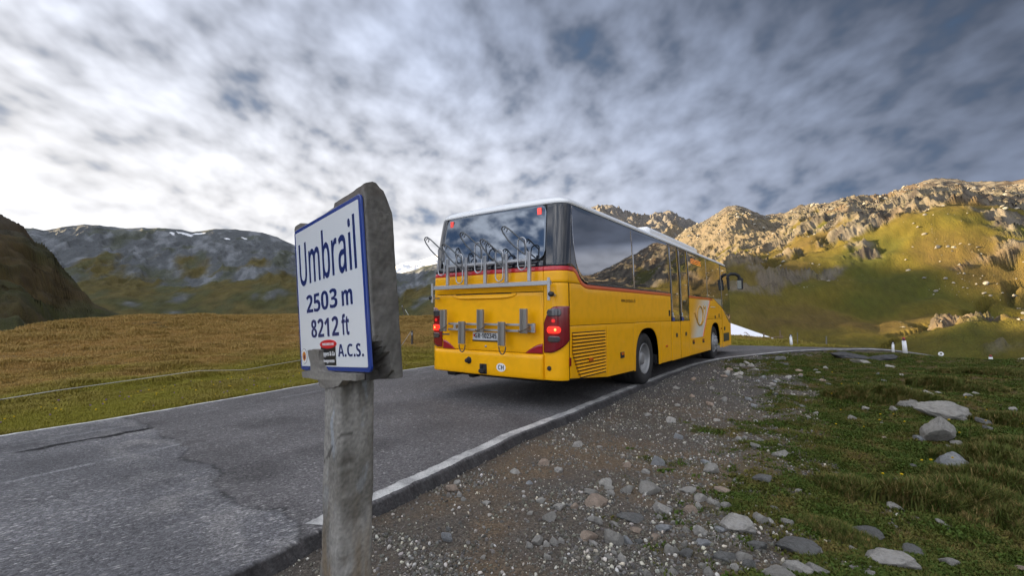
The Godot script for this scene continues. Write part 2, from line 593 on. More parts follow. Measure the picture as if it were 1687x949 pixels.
func make_road() -> void:
	var nu := 460
	var pos := PackedVector3Array()
	var col := PackedColorArray()
	var rows := 0
	for i in edge_r.size() - 1:
		var near := edge_r[i].length()
		var steps := 1 if near > 14.0 or edge_r[i].y < 0.6 else (3 if near > 8.0 else 6)
		for s in steps:
			var t := float(s) / steps
			var er := edge_r[i].lerp(edge_r[i + 1], t)
			var el := edge_l[i].lerp(edge_l[i + 1], t)
			var h := lerpf(edge_h[i], edge_h[i + 1], t)
			var width := er.distance_to(el)
			var across_dir := (el - er) / width
			er -= across_dir * edge_wobble(i + t, 3.0)
			el += across_dir * edge_wobble(i + t, 33.0)
			for k in nu + 4:
				var q: Vector2
				var y := h
				var c: Color
				if k < 2:
					q = er - across_dir * (0.11 if k == 0 else 0.02)
					y = h - (0.2 if k == 0 else 0.02)
					c = Color(0.085, 0.08, 0.08) * (1.0 + 0.6 * n_patch.get_noise_2d(q.x * 6.0, q.y * 6.0 + k) + 0.3 * (rng.randf() - 0.5))
				elif k >= nu + 2:
					q = el + across_dir * (0.05 if k == nu + 3 else 0.012)
					y = h - (0.12 if k == nu + 3 else 0.014)
					c = Color(0.04, 0.04, 0.04)
				else:
					var a := float(k - 2) / (nu - 1)
					q = er.lerp(el, a)
					y += 0.03 * sin(a * PI) + n_bump.get_noise_2d(q.x * 2.0, q.y * 2.0) * 0.006 * sin(a * PI)
					c = road_color(q.x, q.y, a * width, width)
				pos.append(Vector3(q.x, y, -q.y))
				col.append(c)
			rows += 1
	structure("road", grid_mesh(nu + 4, rows, pos, col), mat.asphalt)
	for side in 2:
		var line := edge_r if side == 0 else edge_l
		var other := edge_l if side == 0 else edge_r
		var p := PackedVector3Array()
		var lc := PackedColorArray()
		var lr := 0
		var w := 0.125 if side == 0 else 0.085
		for i in range(42 if side == 0 else 0, line.size() - 1):
			var steps := 4 if line[i].length() > 14.0 else 16
			for s in steps:
				var t := float(s) / steps
				var e := line[i].lerp(line[i + 1], t)
				var o := other[i].lerp(other[i + 1], t)
				var d := (o - e).normalized()
				var wob := edge_wobble(i + t, 3.0 if side == 0 else 33.0)
				var h := lerpf(edge_h[i], edge_h[i + 1], t)
				for k in 9:
					var a := k / 8.0
					var q := e + d * (-wob + 0.006 + w * a + n_patch.get_noise_2d((i + t) * 2.0, a * 3.0 + side * 20.0) * 0.006)
					var span := e.distance_to(o)
					var worn := smoothstep(-0.15, 0.6, n_patch.get_noise_2d(q.x * 5.0, q.y * 5.0) + (0.35 if k == 0 or k == 8 else 0.0) + (0.2 if side == 0 else 0.0))
					var c := Color(0.58, 0.57, 0.55).lerp(Color(0.22, 0.22, 0.22), worn * 0.65) * (0.85 + 0.3 * rng.randf()) if side == 0 else Color(0.62, 0.62, 0.6).lerp(Color(0.2, 0.2, 0.2), worn * 0.6)
					var along := q.distance_to(e) / span
					p.append(Vector3(q.x, h + 0.03 * sin(along * PI) + 0.004, -q.y))
					lc.append(c)
				lr += 1
		structure("road_marking", grid_mesh(9, lr, p, lc), mat.paint)

# ---------------------------------------------------------------- hills and mountains
# skyline rows: azimuth, slope of sight, distance of the ridge, distance of the foot, height of the foot
func ridge(called: String, rows: Array, az0: float, az1: float, step: float, nt: int, power: float, shape: Callable, tint: Callable, m: Material) -> PackedVector3Array:
	var nu := int((az1 - az0) / step) + 1
	var back := maxi(nt / 8, 4)
	var nv := nt + back
	var pos := PackedVector3Array()
	pos.resize(nu * nv)
	for j in nv:
		var t := float(j) / (nt - 1) if j < nt else 1.0 + 0.9 * float(j - nt + 1) / back
		for i in nu:
			var az := az0 + step * i
			var top := table(rows, az, 2)
			var foot := table(rows, az, 3)
			var h0 := table(rows, az, 4)
			var h1 := EYE + table(rows, az, 1) * top
			var r := lerpf(foot, top, t)
			var h := lerpf(h0, h1, pow(t, power)) if t <= 1.0 else h1 - (t - 1.0) * (h1 - h0) * 1.1
			var x := sin(deg_to_rad(az)) * r
			var f := cos(deg_to_rad(az)) * r
			h += shape.call(x, f, t, h1 - h0, az)
			pos[j * nu + i] = Vector3(x, h, -f)
	var mesh := grid_mesh(nu, nv, pos)
	var arrays := mesh.surface_get_arrays(0)
	var normal: PackedVector3Array = arrays[Mesh.ARRAY_NORMAL]
	var col := PackedColorArray()
	col.resize(pos.size())
	for j in nv:
		var t := float(j) / (nt - 1)
		for i in nu:
			var k := j * nu + i
			col[k] = tint.call(pos[k], normal[k], t, az0 + step * i)
	arrays[Mesh.ARRAY_COLOR] = col
	var out := ArrayMesh.new()
	out.add_surface_from_arrays(Mesh.PRIMITIVE_TRIANGLES, arrays)
	structure(called, out, m)
	return pos

func make_mountains() -> void:
	var rid := noise(31, 0.011, 5, FastNoiseLite.TYPE_SIMPLEX_SMOOTH, FastNoiseLite.FRACTAL_RIDGED)
	var soft := noise(32, 0.008, 5)
	var rocky := noise(33, 0.05, 5, FastNoiseLite.TYPE_SIMPLEX_SMOOTH, FastNoiseLite.FRACTAL_RIDGED)
	var spots := noise(34, 0.03, 4)
	var wide := noise(35, 0.0035, 3)
	var crag := noise(36, 0.035, 4, FastNoiseLite.TYPE_CELLULAR)
	crag.cellular_return_type = FastNoiseLite.RETURN_DISTANCE2_SUB
	# the sunlit hillside on the right
	var r1 := [[3.0, -0.03, 900.0, 110.0, -16.0], [12.0, 0.06, 900.0, 110.0, -16.0], [16.2, 0.098, 880.0, 110.0, -16.0], [19.0, 0.141, 850.0, 110.0, -16.0], [21.1, 0.173, 820.0, 105.0, -16.0], [22.4, 0.180, 800.0, 100.0, -16.0], [24.4, 0.199, 760.0, 100.0, -16.0], [25.4, 0.210, 740.0, 95.0, -16.0], [26.4, 0.213, 720.0, 95.0, -16.0], [27.5, 0.206, 700.0, 90.0, -16.0], [29.2, 0.191, 670.0, 90.0, -16.0], [31.2, 0.193, 640.0, 85.0, -16.0], [32.6, 0.204, 620.0, 85.0, -16.0], [35.2, 0.200, 580.0, 80.0, -16.0], [36.6, 0.204, 560.0, 80.0, -16.0], [38.7, 0.198, 540.0, 80.0, -16.0], [39.9, 0.196, 520.0, 75.0, -16.0], [41.2, 0.204, 500.0, 75.0, -16.0], [43.0, 0.213, 480.0, 75.0, -16.0], [44.8, 0.209, 465.0, 70.0, -16.0], [46.1, 0.204, 450.0, 70.0, -16.0], [48.8, 0.202, 430.0, 70.0, -16.0], [52.0, 0.19, 410.0, 70.0, -16.0], [56.0, 0.15, 400.0, 70.0, -16.0], [60.0, 0.115, 400.0, 70.0, -14.0], [64.0, 0.1, 400.0, 70.0, -12.0], [72.0, 0.095, 420.0, 70.0, -10.0], [84.0, 0.1, 450.0, 80.0, -8.0], [100.0, 0.06, 500.0, 90.0, -8.0], [112.0, 0.0, 520.0, 100.0, -8.0]]
	var rock_at := func(x: float, f: float, t: float, az: float) -> float:
		# outcrops: ribs of rock, ever more of them towards the ridge
		var rib := rid.get_noise_2d(x * 2.0, f * 2.0) * 0.4 + spots.get_noise_2d(x * 0.9, f * 0.9) * 0.8 + spots.get_noise_2d(x * 0.3, f * 0.3) * 0.5
		var zone := lerpf(-0.42, 0.55, smoothstep(0.2, 0.8, t + 0.2 * smoothstep(36.0, 26.0, az)))
		return smoothstep(-0.02, 0.2, rib + zone)
	var r1_shape := func(x: float, f: float, t: float, _tall: float, az: float) -> float:
		var keep := (1.0 - smoothstep(0.82, 1.0, t) * 0.75) * smoothstep(0.0, 0.2, t)
		var k: float = rock_at.call(x, f, t, az)
		var h := wide.get_noise_2d(x, f) * 24.0 + soft.get_noise_2d(x * 1.3, f * 1.3) * 9.0
		var c := crag.get_noise_2d(x, f) * 0.5 + 0.5
		h += (rid.get_noise_2d(x * 2.2, f * 2.2) * 4.0 + rocky.get_noise_2d(x * 1.4, f * 1.4) * 4.2 + crag.get_noise_2d(x * 3.2, f * 3.2) * 2.0 + c * 3.6) * k
		h -= 3.2 * (1.0 - smoothstep(0.0, 0.045, absf(soft.get_noise_2d(x * 0.9 + 500.0, f * 0.9)))) * (1.0 - k)
		h += rocky.get_noise_2d(x * 0.4, f * 0.4) * 1.1 * (1.0 - k)
		return h * keep
	var r1_tint := func(p: Vector3, n: Vector3, t: float, az: float) -> Color:
		var k: float = rock_at.call(p.x, -p.z, t, az)
		var steep := 1.0 - smoothstep(0.55, 0.8, n.y)
		var v := spots.get_noise_2d(p.x * 0.5 + 300.0, p.z * 0.5)
		var v2 := spots.get_noise_2d(p.x * 3.0 + 300.0, p.z * 3.0)
		var grass := Color(0.125, 0.1, 0.017).lerp(Color(0.125, 0.088, 0.025), smoothstep(-0.1, 0.45, v)).lerp(Color(0.074, 0.076, 0.014), smoothstep(0.0, 0.5, -v)) * (1.0 + 0.2 * v2 + 0.32 * spots.get_noise_2d(p.x * 11.0, p.z * 11.0))
		grass = grass.lerp(Color(0.045, 0.045, 0.014), 0.7 * (1.0 - smoothstep(0.0, 0.035, absf(soft.get_noise_2d(p.x * 0.9 + 500.0, -p.z * 0.9)))))
		var rock := Color(0.2, 0.175, 0.14).lerp(Color(0.075, 0.066, 0.056), smoothstep(-0.25, 0.3, v2)).lerp(Color(0.15, 0.1, 0.06), smoothstep(0.1, 0.45, v) * 0.6)
		var scree := Color(0.19, 0.155, 0.11) * (1.0 + 0.3 * v2)
		rock = rock.lerp(scree, (1.0 - smoothstep(27.0, 36.0, az)) * (1.0 - smoothstep(0.78, 0.93, t)) * 0.8)
		# the rock shows lichen-dark on its steep sides, turf creeps over its flats
		var c := grass.lerp(rock, clampf(k * (0.75 + 0.5 * v2) + steep * 0.45 * k + smoothstep(0.8, 0.95, t) * 0.4, 0.0, 1.0))
		return c
	var slope := ridge("mountain", r1, 3.0, 112.0, 0.14, 330, 1.12, r1_shape, r1_tint, mat.hill)
	# loose blocks and low outcrops on the turf of that hillside, far too many to count
	var r := RandomNumberGenerator.new()
	r.seed = 55
	var row := int(109.0 / 0.14) + 1
	var where := []
	var tints := PackedColorArray()
	var tries := 0
	while where.size() < 7000 and tries < 200000:
		tries += 1
		var i := r.randi_range(60, row - 60)
		var j := r.randi_range(70, 318)
		var p := slope[j * row + i]
		var bed := spots.get_noise_2d(p.x * 0.8 + 40.0, p.z * 0.8) + 0.6 * spots.get_noise_2d(p.x * 3.0, p.z * 3.0) - 0.12 + 0.25 * smoothstep(120.0, 250.0, float(j))
		if r.randf() > smoothstep(0.0, 0.35, bed) + 0.01:
			continue
		var size := (0.25 + 1.7 * pow(r.randf(), 4.0)) * clampf(p.length() / 420.0, 0.35, 1.3)
		var b := Basis.from_euler(Vector3(r.randf_range(-0.3, 0.3), r.randf() * TAU, r.randf_range(-0.3, 0.3))) * Basis.from_scale(Vector3(size, size * r.randf_range(0.4, 0.75), size * r.randf_range(0.6, 1.0)))
		where.append(Transform3D(b, p + Vector3(0, size * 0.1, 0)))
		var g := r.randf_range(0.14, 0.3)
		tints.append(Color(g * 1.06, g, g * 0.86))
	scatter("hillside_rocks", "grey rocks strewn over the sunlit hillside on the right", "rocks", stone_mesh(311, 2, 9, 0.97), mat.rock, where, tints)
	# craggy ridge farther back, seen over the bus
	var r2 := [[-22.0, -0.03, 1600.0, 1400.0, -10.0], [-9.0, 0.07, 1600.0, 1350.0, -10.0], [-3.3, 0.129, 1600.0, 1300.0, -10.0], [4.4, 0.183, 1500.0, 900.0, -10.0], [8.9, 0.221, 1420.0, 600.0, -10.0], [10.8, 0.229, 1400.0, 480.0, -10.0], [12.5, 0.230, 1380.0, 460.0, -10.0], [13.8, 0.216, 1360.0, 460.0, -10.0], [15.2, 0.207, 1340.0, 460.0, -10.0], [16.7, 0.200, 1320.0, 460.0, -10.0], [18.2, 0.206, 1300.0, 450.0, -10.0], [19.4, 0.208, 1280.0, 450.0, -10.0], [20.8, 0.192, 1270.0, 450.0, -10.0], [21.9, 0.182, 1260.0, 450.0, -10.0], [24.3, 0.148, 1250.0, 450.0, -10.0], [28.0, 0.1, 1250.0, 450.0, -10.0], [36.0, -0.03, 1250.0, 450.0, -10.0]]
	var r2_shape := func(x: float, f: float, t: float, _tall: float, _az: float) -> float:
		return (rid.get_noise_2d(x * 0.9, f * 0.9) * 26.0 + rocky.get_noise_2d(x * 0.6, f * 0.6) * 14.0) * smoothstep(0.3, 0.7, t) * (1.0 - smoothstep(0.9, 1.0, t) * 0.6)
	var r2_tint := func(p: Vector3, n: Vector3, t: float, _az: float) -> Color:
		var v := spots.get_noise_2d(p.x * 0.6, p.z * 0.6)
		return Color(0.18, 0.145, 0.1).lerp(Color(0.17, 0.155, 0.14), smoothstep(0.6, 0.85, t + v * 0.3)).lerp(Color(0.15, 0.14, 0.13), smoothstep(0.1, 0.5, v))
	ridge("mountain", r2, -22.0, 36.0, 0.16, 130, 1.2, r2_shape, r2_tint, mat.far)
	# dark slope at the far left, whose ridge keeps the pass in shade
	var l1 := [[-124.0, 0.03, 900.0, 150.0, -12.0], [-114.0, 0.085, 900.0, 140.0, -14.0], [-104.0, 0.105, 880.0, 120.0, -15.0], [-95.0, 0.15, 860.0, 110.0, -16.0], [-85.0, 0.228, 840.0, 100.0, -16.0], [-75.0, 0.24, 830.0, 100.0, -16.0], [-69.0, 0.228, 820.0, 100.0, -16.0], [-65.0, 0.21, 820.0, 100.0, -16.0], [-62.0, 0.212, 810.0, 100.0, -16.0], [-60.0, 0.236, 800.0, 100.0, -16.0], [-58.0, 0.244, 795.0, 100.0, -16.0], [-55.5, 0.236, 790.0, 100.0, -16.0], [-53.0, 0.212, 780.0, 100.0, -16.0], [-51.0, 0.175, 760.0, 100.0, -16.0], [-49.6, 0.148, 740.0, 100.0, -16.0], [-48.6, 0.136, 720.0, 100.0, -16.0], [-47.8, 0.126, 700.0, 100.0, -16.0], [-47.2, 0.119, 690.0, 100.0, -16.0], [-46.5, 0.1, 670.0, 110.0, -16.0], [-45.9, 0.086, 640.0, 110.0, -16.0], [-45.3, 0.069, 600.0, 120.0, -16.0], [-44.9, 0.056, 560.0, 130.0, -16.0], [-44.2, 0.042, 500.0, 140.0, -16.0], [-43.3, 0.029, 440.0, 150.0, -16.0], [-42.6, 0.016, 390.0, 150.0, -16.0], [-41.2, 0.004, 350.0, 160.0, -17.0], [-39.5, -0.008, 320.0, 170.0, -17.0], [-37.0, -0.04, 290.0, 190.0, -17.0]]
	var l1_shape := func(x: float, f: float, t: float, tall: float, az: float) -> float:
		var keep := (1.0 - smoothstep(0.8, 1.0, t) * 0.9) * smoothstep(0.0, 0.2, t) * clampf(tall / 60.0, 0.1, 1.0)
		return (wide.get_noise_2d(x + 900.0, f) * 30.0 + soft.get_noise_2d(x, f) * 16.0 + rocky.get_noise_2d(x * 0.5, f * 0.5) * 4.5 + rid.get_noise_2d(x * 0.8, f * 0.8) * 8.0) * keep
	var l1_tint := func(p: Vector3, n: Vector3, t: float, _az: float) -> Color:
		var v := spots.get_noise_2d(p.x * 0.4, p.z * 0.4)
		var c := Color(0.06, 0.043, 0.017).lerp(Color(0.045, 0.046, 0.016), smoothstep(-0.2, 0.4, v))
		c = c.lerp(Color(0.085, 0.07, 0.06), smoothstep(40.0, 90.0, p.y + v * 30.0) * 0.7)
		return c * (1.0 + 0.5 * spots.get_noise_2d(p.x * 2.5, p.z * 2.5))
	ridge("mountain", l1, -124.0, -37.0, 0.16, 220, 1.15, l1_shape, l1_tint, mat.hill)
	# grey scree mountain across the valley
	var l2 := [[-68.0, 0.020, 1750.0, 1190.0, -18.0], [-65.0, 0.130, 1740.0, 1180.0, -18.0], [-56.0, 0.135, 1700.0, 1140.0, -18.0], [-47.9, 0.128, 1650.0, 1090.0, -18.0], [-46.7, 0.131, 1640.0, 1080.0, -18.0], [-46.0, 0.129, 1640.0, 1080.0, -18.0], [-44.7, 0.137, 1620.0, 1060.0, -18.0], [-43.4, 0.144, 1600.0, 1040.0, -18.0], [-42.3, 0.144, 1580.0, 1020.0, -18.0], [-40.6, 0.143, 1560.0, 1000.0, -18.0], [-38.5, 0.148, 1540.0, 980.0, -18.0], [-36.1, 0.150, 1520.0, 960.0, -18.0], [-35.3, 0.147, 1510.0, 950.0, -18.0], [-33.4, 0.157, 1500.0, 940.0, -18.0], [-31.5, 0.161, 1490.0, 930.0, -18.0], [-28.8, 0.158, 1460.0, 900.0, -18.0], [-27.4, 0.151, 1440.0, 880.0, -18.0], [-25.7, 0.137, 1420.0, 860.0, -18.0], [-20.8, 0.115, 1360.0, 800.0, -18.0], [-16.7, 0.098, 1320.0, 760.0, -18.0], [-13.8, 0.086, 1300.0, 880.0, -18.0], [-11.8, 0.095, 1290.0, 870.0, -18.0], [-11.1, 0.102, 1280.0, 860.0, -18.0], [-9.4, 0.108, 1270.0, 850.0, -18.0], [-3.0, 0.110, 1250.0, 830.0, -18.0], [8.0, 0.100, 1250.0, 830.0, -18.0], [20.0, 0.060, 1250.0, 830.0, -18.0], [30.0, -0.03, 1250.0, 690.0, -18.0]]
	var l2_shape := func(x: float, f: float, t: float, _tall: float, az: float) -> float:
		var keep := (1.0 - smoothstep(0.88, 1.0, t) * 0.85) * smoothstep(0.0, 0.2, t)
		# spurs and gullies that run down the slope
		var spur := rid.get_noise_2d(deg_to_rad(az) * 900.0 + soft.get_noise_2d(x, f) * 60.0, f * 0.25)
		var h := soft.get_noise_2d(x * 0.45, f * 0.45) * 14.0 + wide.get_noise_2d(x * 0.7, f * 0.7) * 16.0 + spur * 15.0 * smoothstep(0.2, 0.6, t)
		h += rocky.get_noise_2d(x * 0.35, f * 0.35) * 5.0 * smoothstep(0.3, 0.6, t)
		return h * keep
	var l2_tint := func(p: Vector3, n: Vector3, t: float, az: float) -> Color:
		var v := spots.get_noise_2d(p.x * 0.22, p.z * 0.22)
		var v2 := rid.get_noise_2d(deg_to_rad(az) * 1500.0, p.y * 0.8)
		var green := Color(0.1, 0.082, 0.03).lerp(Color(0.066, 0.066, 0.026), smoothstep(-0.3, 0.3, v)) * (1.0 + 0.4 * spots.get_noise_2d(p.x * 1.2, p.z * 1.2))
		var hazy_grey_rock := Color(0.2, 0.212, 0.23).lerp(Color(0.1, 0.108, 0.114), smoothstep(-0.3, 0.4, v2 + 0.5 * spots.get_noise_2d(p.x, p.z)))  # bluish cast mixed into the rock colour stands in for haze
		var k := smoothstep(0.42, 0.66, t + v * 0.5 + v2 * 0.08)
		var c := green.lerp(hazy_grey_rock, k)
		c = c.lerp(Color(0.07, 0.078, 0.04), smoothstep(0.1, 0.4, spots.get_noise_2d(p.x * 0.3 + 77.0, p.z * 0.3)) * 0.55)
		# last snow just below the ridge
		for s in [[-35.9, 0.95, 0.7, 0.016], [-34.7, 0.965, 0.6, 0.01], [-36.9, 0.93, 0.22, 0.01], [-32.2, 0.9, 0.25, 0.009], [-30.6, 0.93, 0.3, 0.008], [-24.0, 0.94, 0.4, 0.01]]:
			var d: float = pow((az - s[0]) / s[2], 2.0) + pow((t - s[1]) / s[3], 2.0)
			if d < 1.0:
				c = Color(0.8, 0.82, 0.86)
		return c
	ridge("mountain", l2, -68.0, 30.0, 0.13, 300, 1.3, l2_shape, l2_tint, mat.far)
	# far snowy summits
	var s1 := [[-36.0, -0.01, 4600.0, 2600.0, -20.0], [-26.0, 0.07, 4600.0, 2600.0, -20.0], [-18.0, 0.092, 4500.0, 2600.0, -20.0], [-14.4, 0.101, 4400.0, 2600.0, -20.0], [-13.7, 0.108, 4400.0, 2600.0, -20.0], [-12.7, 0.111, 4400.0, 2600.0, -20.0], [-11.7, 0.113, 4400.0, 2600.0, -20.0], [-9.9, 0.123, 4400.0, 2600.0, -20.0], [-9.2, 0.128, 4400.0, 2600.0, -20.0], [-6.4, 0.142, 4400.0, 2600.0, -20.0], [0.0, 0.15, 4400.0, 2600.0, -20.0], [8.0, 0.12, 4400.0, 2600.0, -20.0], [16.0, 0.08, 4400.0, 2600.0, -20.0], [26.0, -0.01, 4400.0, 2600.0, -20.0]]
	var s1_shape := func(x: float, f: float, t: float, _tall: float, _az: float) -> float:
		return rid.get_noise_2d(x * 0.25, f * 0.25) * 50.0 * smoothstep(0.2, 0.6, t) * (1.0 - 0.8 * smoothstep(0.85, 1.0, t))
	var s1_tint := func(p: Vector3, n: Vector3, t: float, _az: float) -> Color:
		var v := spots.get_noise_2d(p.x * 0.1, p.z * 0.1)
		return Color(0.2, 0.21, 0.24).lerp(Color(0.8, 0.82, 0.86), smoothstep(0.55, 0.7, t + v * 0.5))
	ridge("mountain", s1, -36.0, 26.0, 0.2, 60, 1.1, s1_shape, s1_tint, mat.far)

# ---------------------------------------------------------------- the bus
const REAR := -3.33
const FRONT := 8.87
const S0 := -3.16
const R_REAR := 0.17
const R_FRONT := 0.5
const ARC := 0.267
const BACK := 2.21
const SIDE := 11.53

func sheet(c: Color, rough := 0.3, metal := 0.0, coat := 0.0) -> StandardMaterial3D:
	var m := plain(c, rough, metal)
	if coat > 0.0:
		m.clearcoat_enabled = true
		m.clearcoat = coat
		m.clearcoat_roughness = 0.06
	return m

func glow(c: Color, energy: float) -> StandardMaterial3D:
	var m := plain(c, 0.3)
	m.emission_enabled = true
	m.emission = c.linear_to_srgb()
	m.emission_energy_multiplier = energy
	return m

# a point on the body: w runs along the right side from the rear corner (forward positive, round the back negative)
func body(w: float, y: float, off := 0.0) -> Vector3:
	var si := 0.055 * pow(maxf(y - 1.5, 0.0) / 1.47, 1.6)
	var ri := 0.15 * pow(maxf(y - 1.9, 0.0) / 1.1, 1.4)
	var fi := 0.35 * pow(maxf(y - 1.2, 0.0) / 1.8, 1.5)
	if y > 2.97:
		var k := clampf((y - 2.97) / 0.15, 0.0, 1.0)
		var e := 1.0 - sqrt(maxf(1.0 - k * k, 0.0))
		si += 0.3 * e
		ri += 0.3 * e
		fi += 0.3 * e
	var hx := 1.275 - si
	var zr := REAR + ri
	var zf := FRONT - fi
	var x: float
	var s: float
	var n := Vector2(1, 0)
	var left := w < -(ARC + BACK * 0.5)
	var u := w if not left else -(w + 2.0 * ARC + BACK)
	if u > SIDE:
		var a := (u - SIDE) / R_FRONT
		if a < PI / 2.0:
			x = hx - R_FRONT + R_FRONT * cos(a)
			s = zf - R_FRONT + R_FRONT * sin(a)
			n = Vector2(cos(a), sin(a))
		else:
			var t := (u - SIDE - R_FRONT * PI / 2.0)
			x = maxf(hx - R_FRONT - t, 0.0)
			s = zf
			n = Vector2(0, 1)
	elif u >= 0.0:
		s = S0 + u + ri * (1.0 - clampf(u / 1.2, 0.0, 1.0)) - fi * smoothstep(SIDE - 1.0, SIDE, u)
		x = hx
	elif u >= -ARC:
		var a := -u / R_REAR
		x = hx - R_REAR + R_REAR * cos(a)
		s = zr + R_REAR - R_REAR * sin(a)
		n = Vector2(cos(a), -sin(a))
	else:
		var f := (-u - ARC) / BACK
		x = (hx - R_REAR) * (1.0 - 2.0 * f)
		s = zr
		n = Vector2(0, -1)
	if u < 0.0:
		s -= 0.05 * maxf(1.0 - pow(x / 1.12, 2.0), 0.0)
	if left:
		x = -x
		n.x = -n.x
	return Vector3(x + n.x * off, y, -(s + n.y * off))

func wr(t: float) -> float:
	return -ARC - (t - R_REAR) / (2.55 - 2.0 * R_REAR) * BACK

func ws(s: float) -> float:
	return s - S0

func val(f: Variant, w: float) -> float:
	return f.call(w) if f is Callable else float(f)

# a sheet of bodywork between two heights, its border turned in
func skin(w0: float, w1: float, lo: Variant, hi: Variant, nu: int, nv: int, off: float, turn_in := 0.012) -> ArrayMesh:
	var pos := PackedVector3Array()
	var col := PackedColorArray()
	for j in range(-1, nv + 1):
		for i in range(-1, nu + 1):
			var ci := clampi(i, 0, nu - 1)
			var cj := clampi(j, 0, nv - 1)
			var w := lerpf(w0, w1, float(ci) / (nu - 1))
			var y := lerpf(val(lo, w), val(hi, w), float(cj) / (nv - 1))
			var inner := i == ci and j == cj
			pos.append(body(w, y, off if inner else off - turn_in))
	var wm := (w0 + w1) * 0.5
	var ym := (val(lo, wm) + val(hi, wm)) * 0.5
	return grid_mesh(nu + 2, nv + 2, pos, col, body(wm, ym, 1.0) - body(wm, ym, 0.0))

func rounded(w0: float, w1: float, edge: float, r: float, sign_of: float) -> Callable:
	return func(w: float) -> float:
		var d := minf(absf(w - w0), absf(w - w1))
		if d >= r:
			return edge
		return edge + sign_of * (r - sqrt(maxf(r * r - (r - d) * (r - d), 0.0)))

func lettering(parent: Node, called: String, words: String, height: float, at: Transform3D, m: Material, squeeze := 1.0, bold := true, depth := 0.002) -> MeshInstance3D:
	var font := SystemFont.new()
	font.font_names = PackedStringArray(["Droid Sans"])
	font.font_weight = 700 if bold else 400
	var t := TextMesh.new()
	t.font = font
	if words == "Umbrail":
		var drawn := FontVariation.new()
		drawn.base_font = font
		drawn.variation_embolden = 0.3
		t.font = drawn
	t.text = words
	t.font_size = 64
	t.pixel_size = height / 64.0 / 0.714
	t.depth = depth
	t.curve_step = 1.0
	t.horizontal_alignment = HORIZONTAL_ALIGNMENT_CENTER
	t.vertical_alignment = VERTICAL_ALIGNMENT_CENTER
	var o := part(parent, called, t, m)
	o.transform = at * Transform3D(Basis.from_scale(Vector3(squeeze, 1, 1)), Vector3.ZERO)
	return o

# the frame of a spot on the bodywork: x along the panel to the reader's right, y up, z outwards
func spot(w: float, y: float, off: float) -> Transform3D:
	var o := body(w, y, off)
	var z := (body(w, y, off + 0.1) - o).normalized()
	var up := (body(w, y + 0.05, off) - body(w, y - 0.05, off)).normalized()
	var x := up.cross(z).normalized()
	return Transform3D(Basis(x, z.cross(x), z), o)

func arch(center: float, half: float) -> Callable:
	return func(w: float) -> float:
		var d := absf(w + S0 - center) / half
		return 0.33 if d >= 1.0 else maxf(0.33, 0.4 + 0.69 * pow(1.0 - pow(d, 2.7), 1.0 / 2.7))

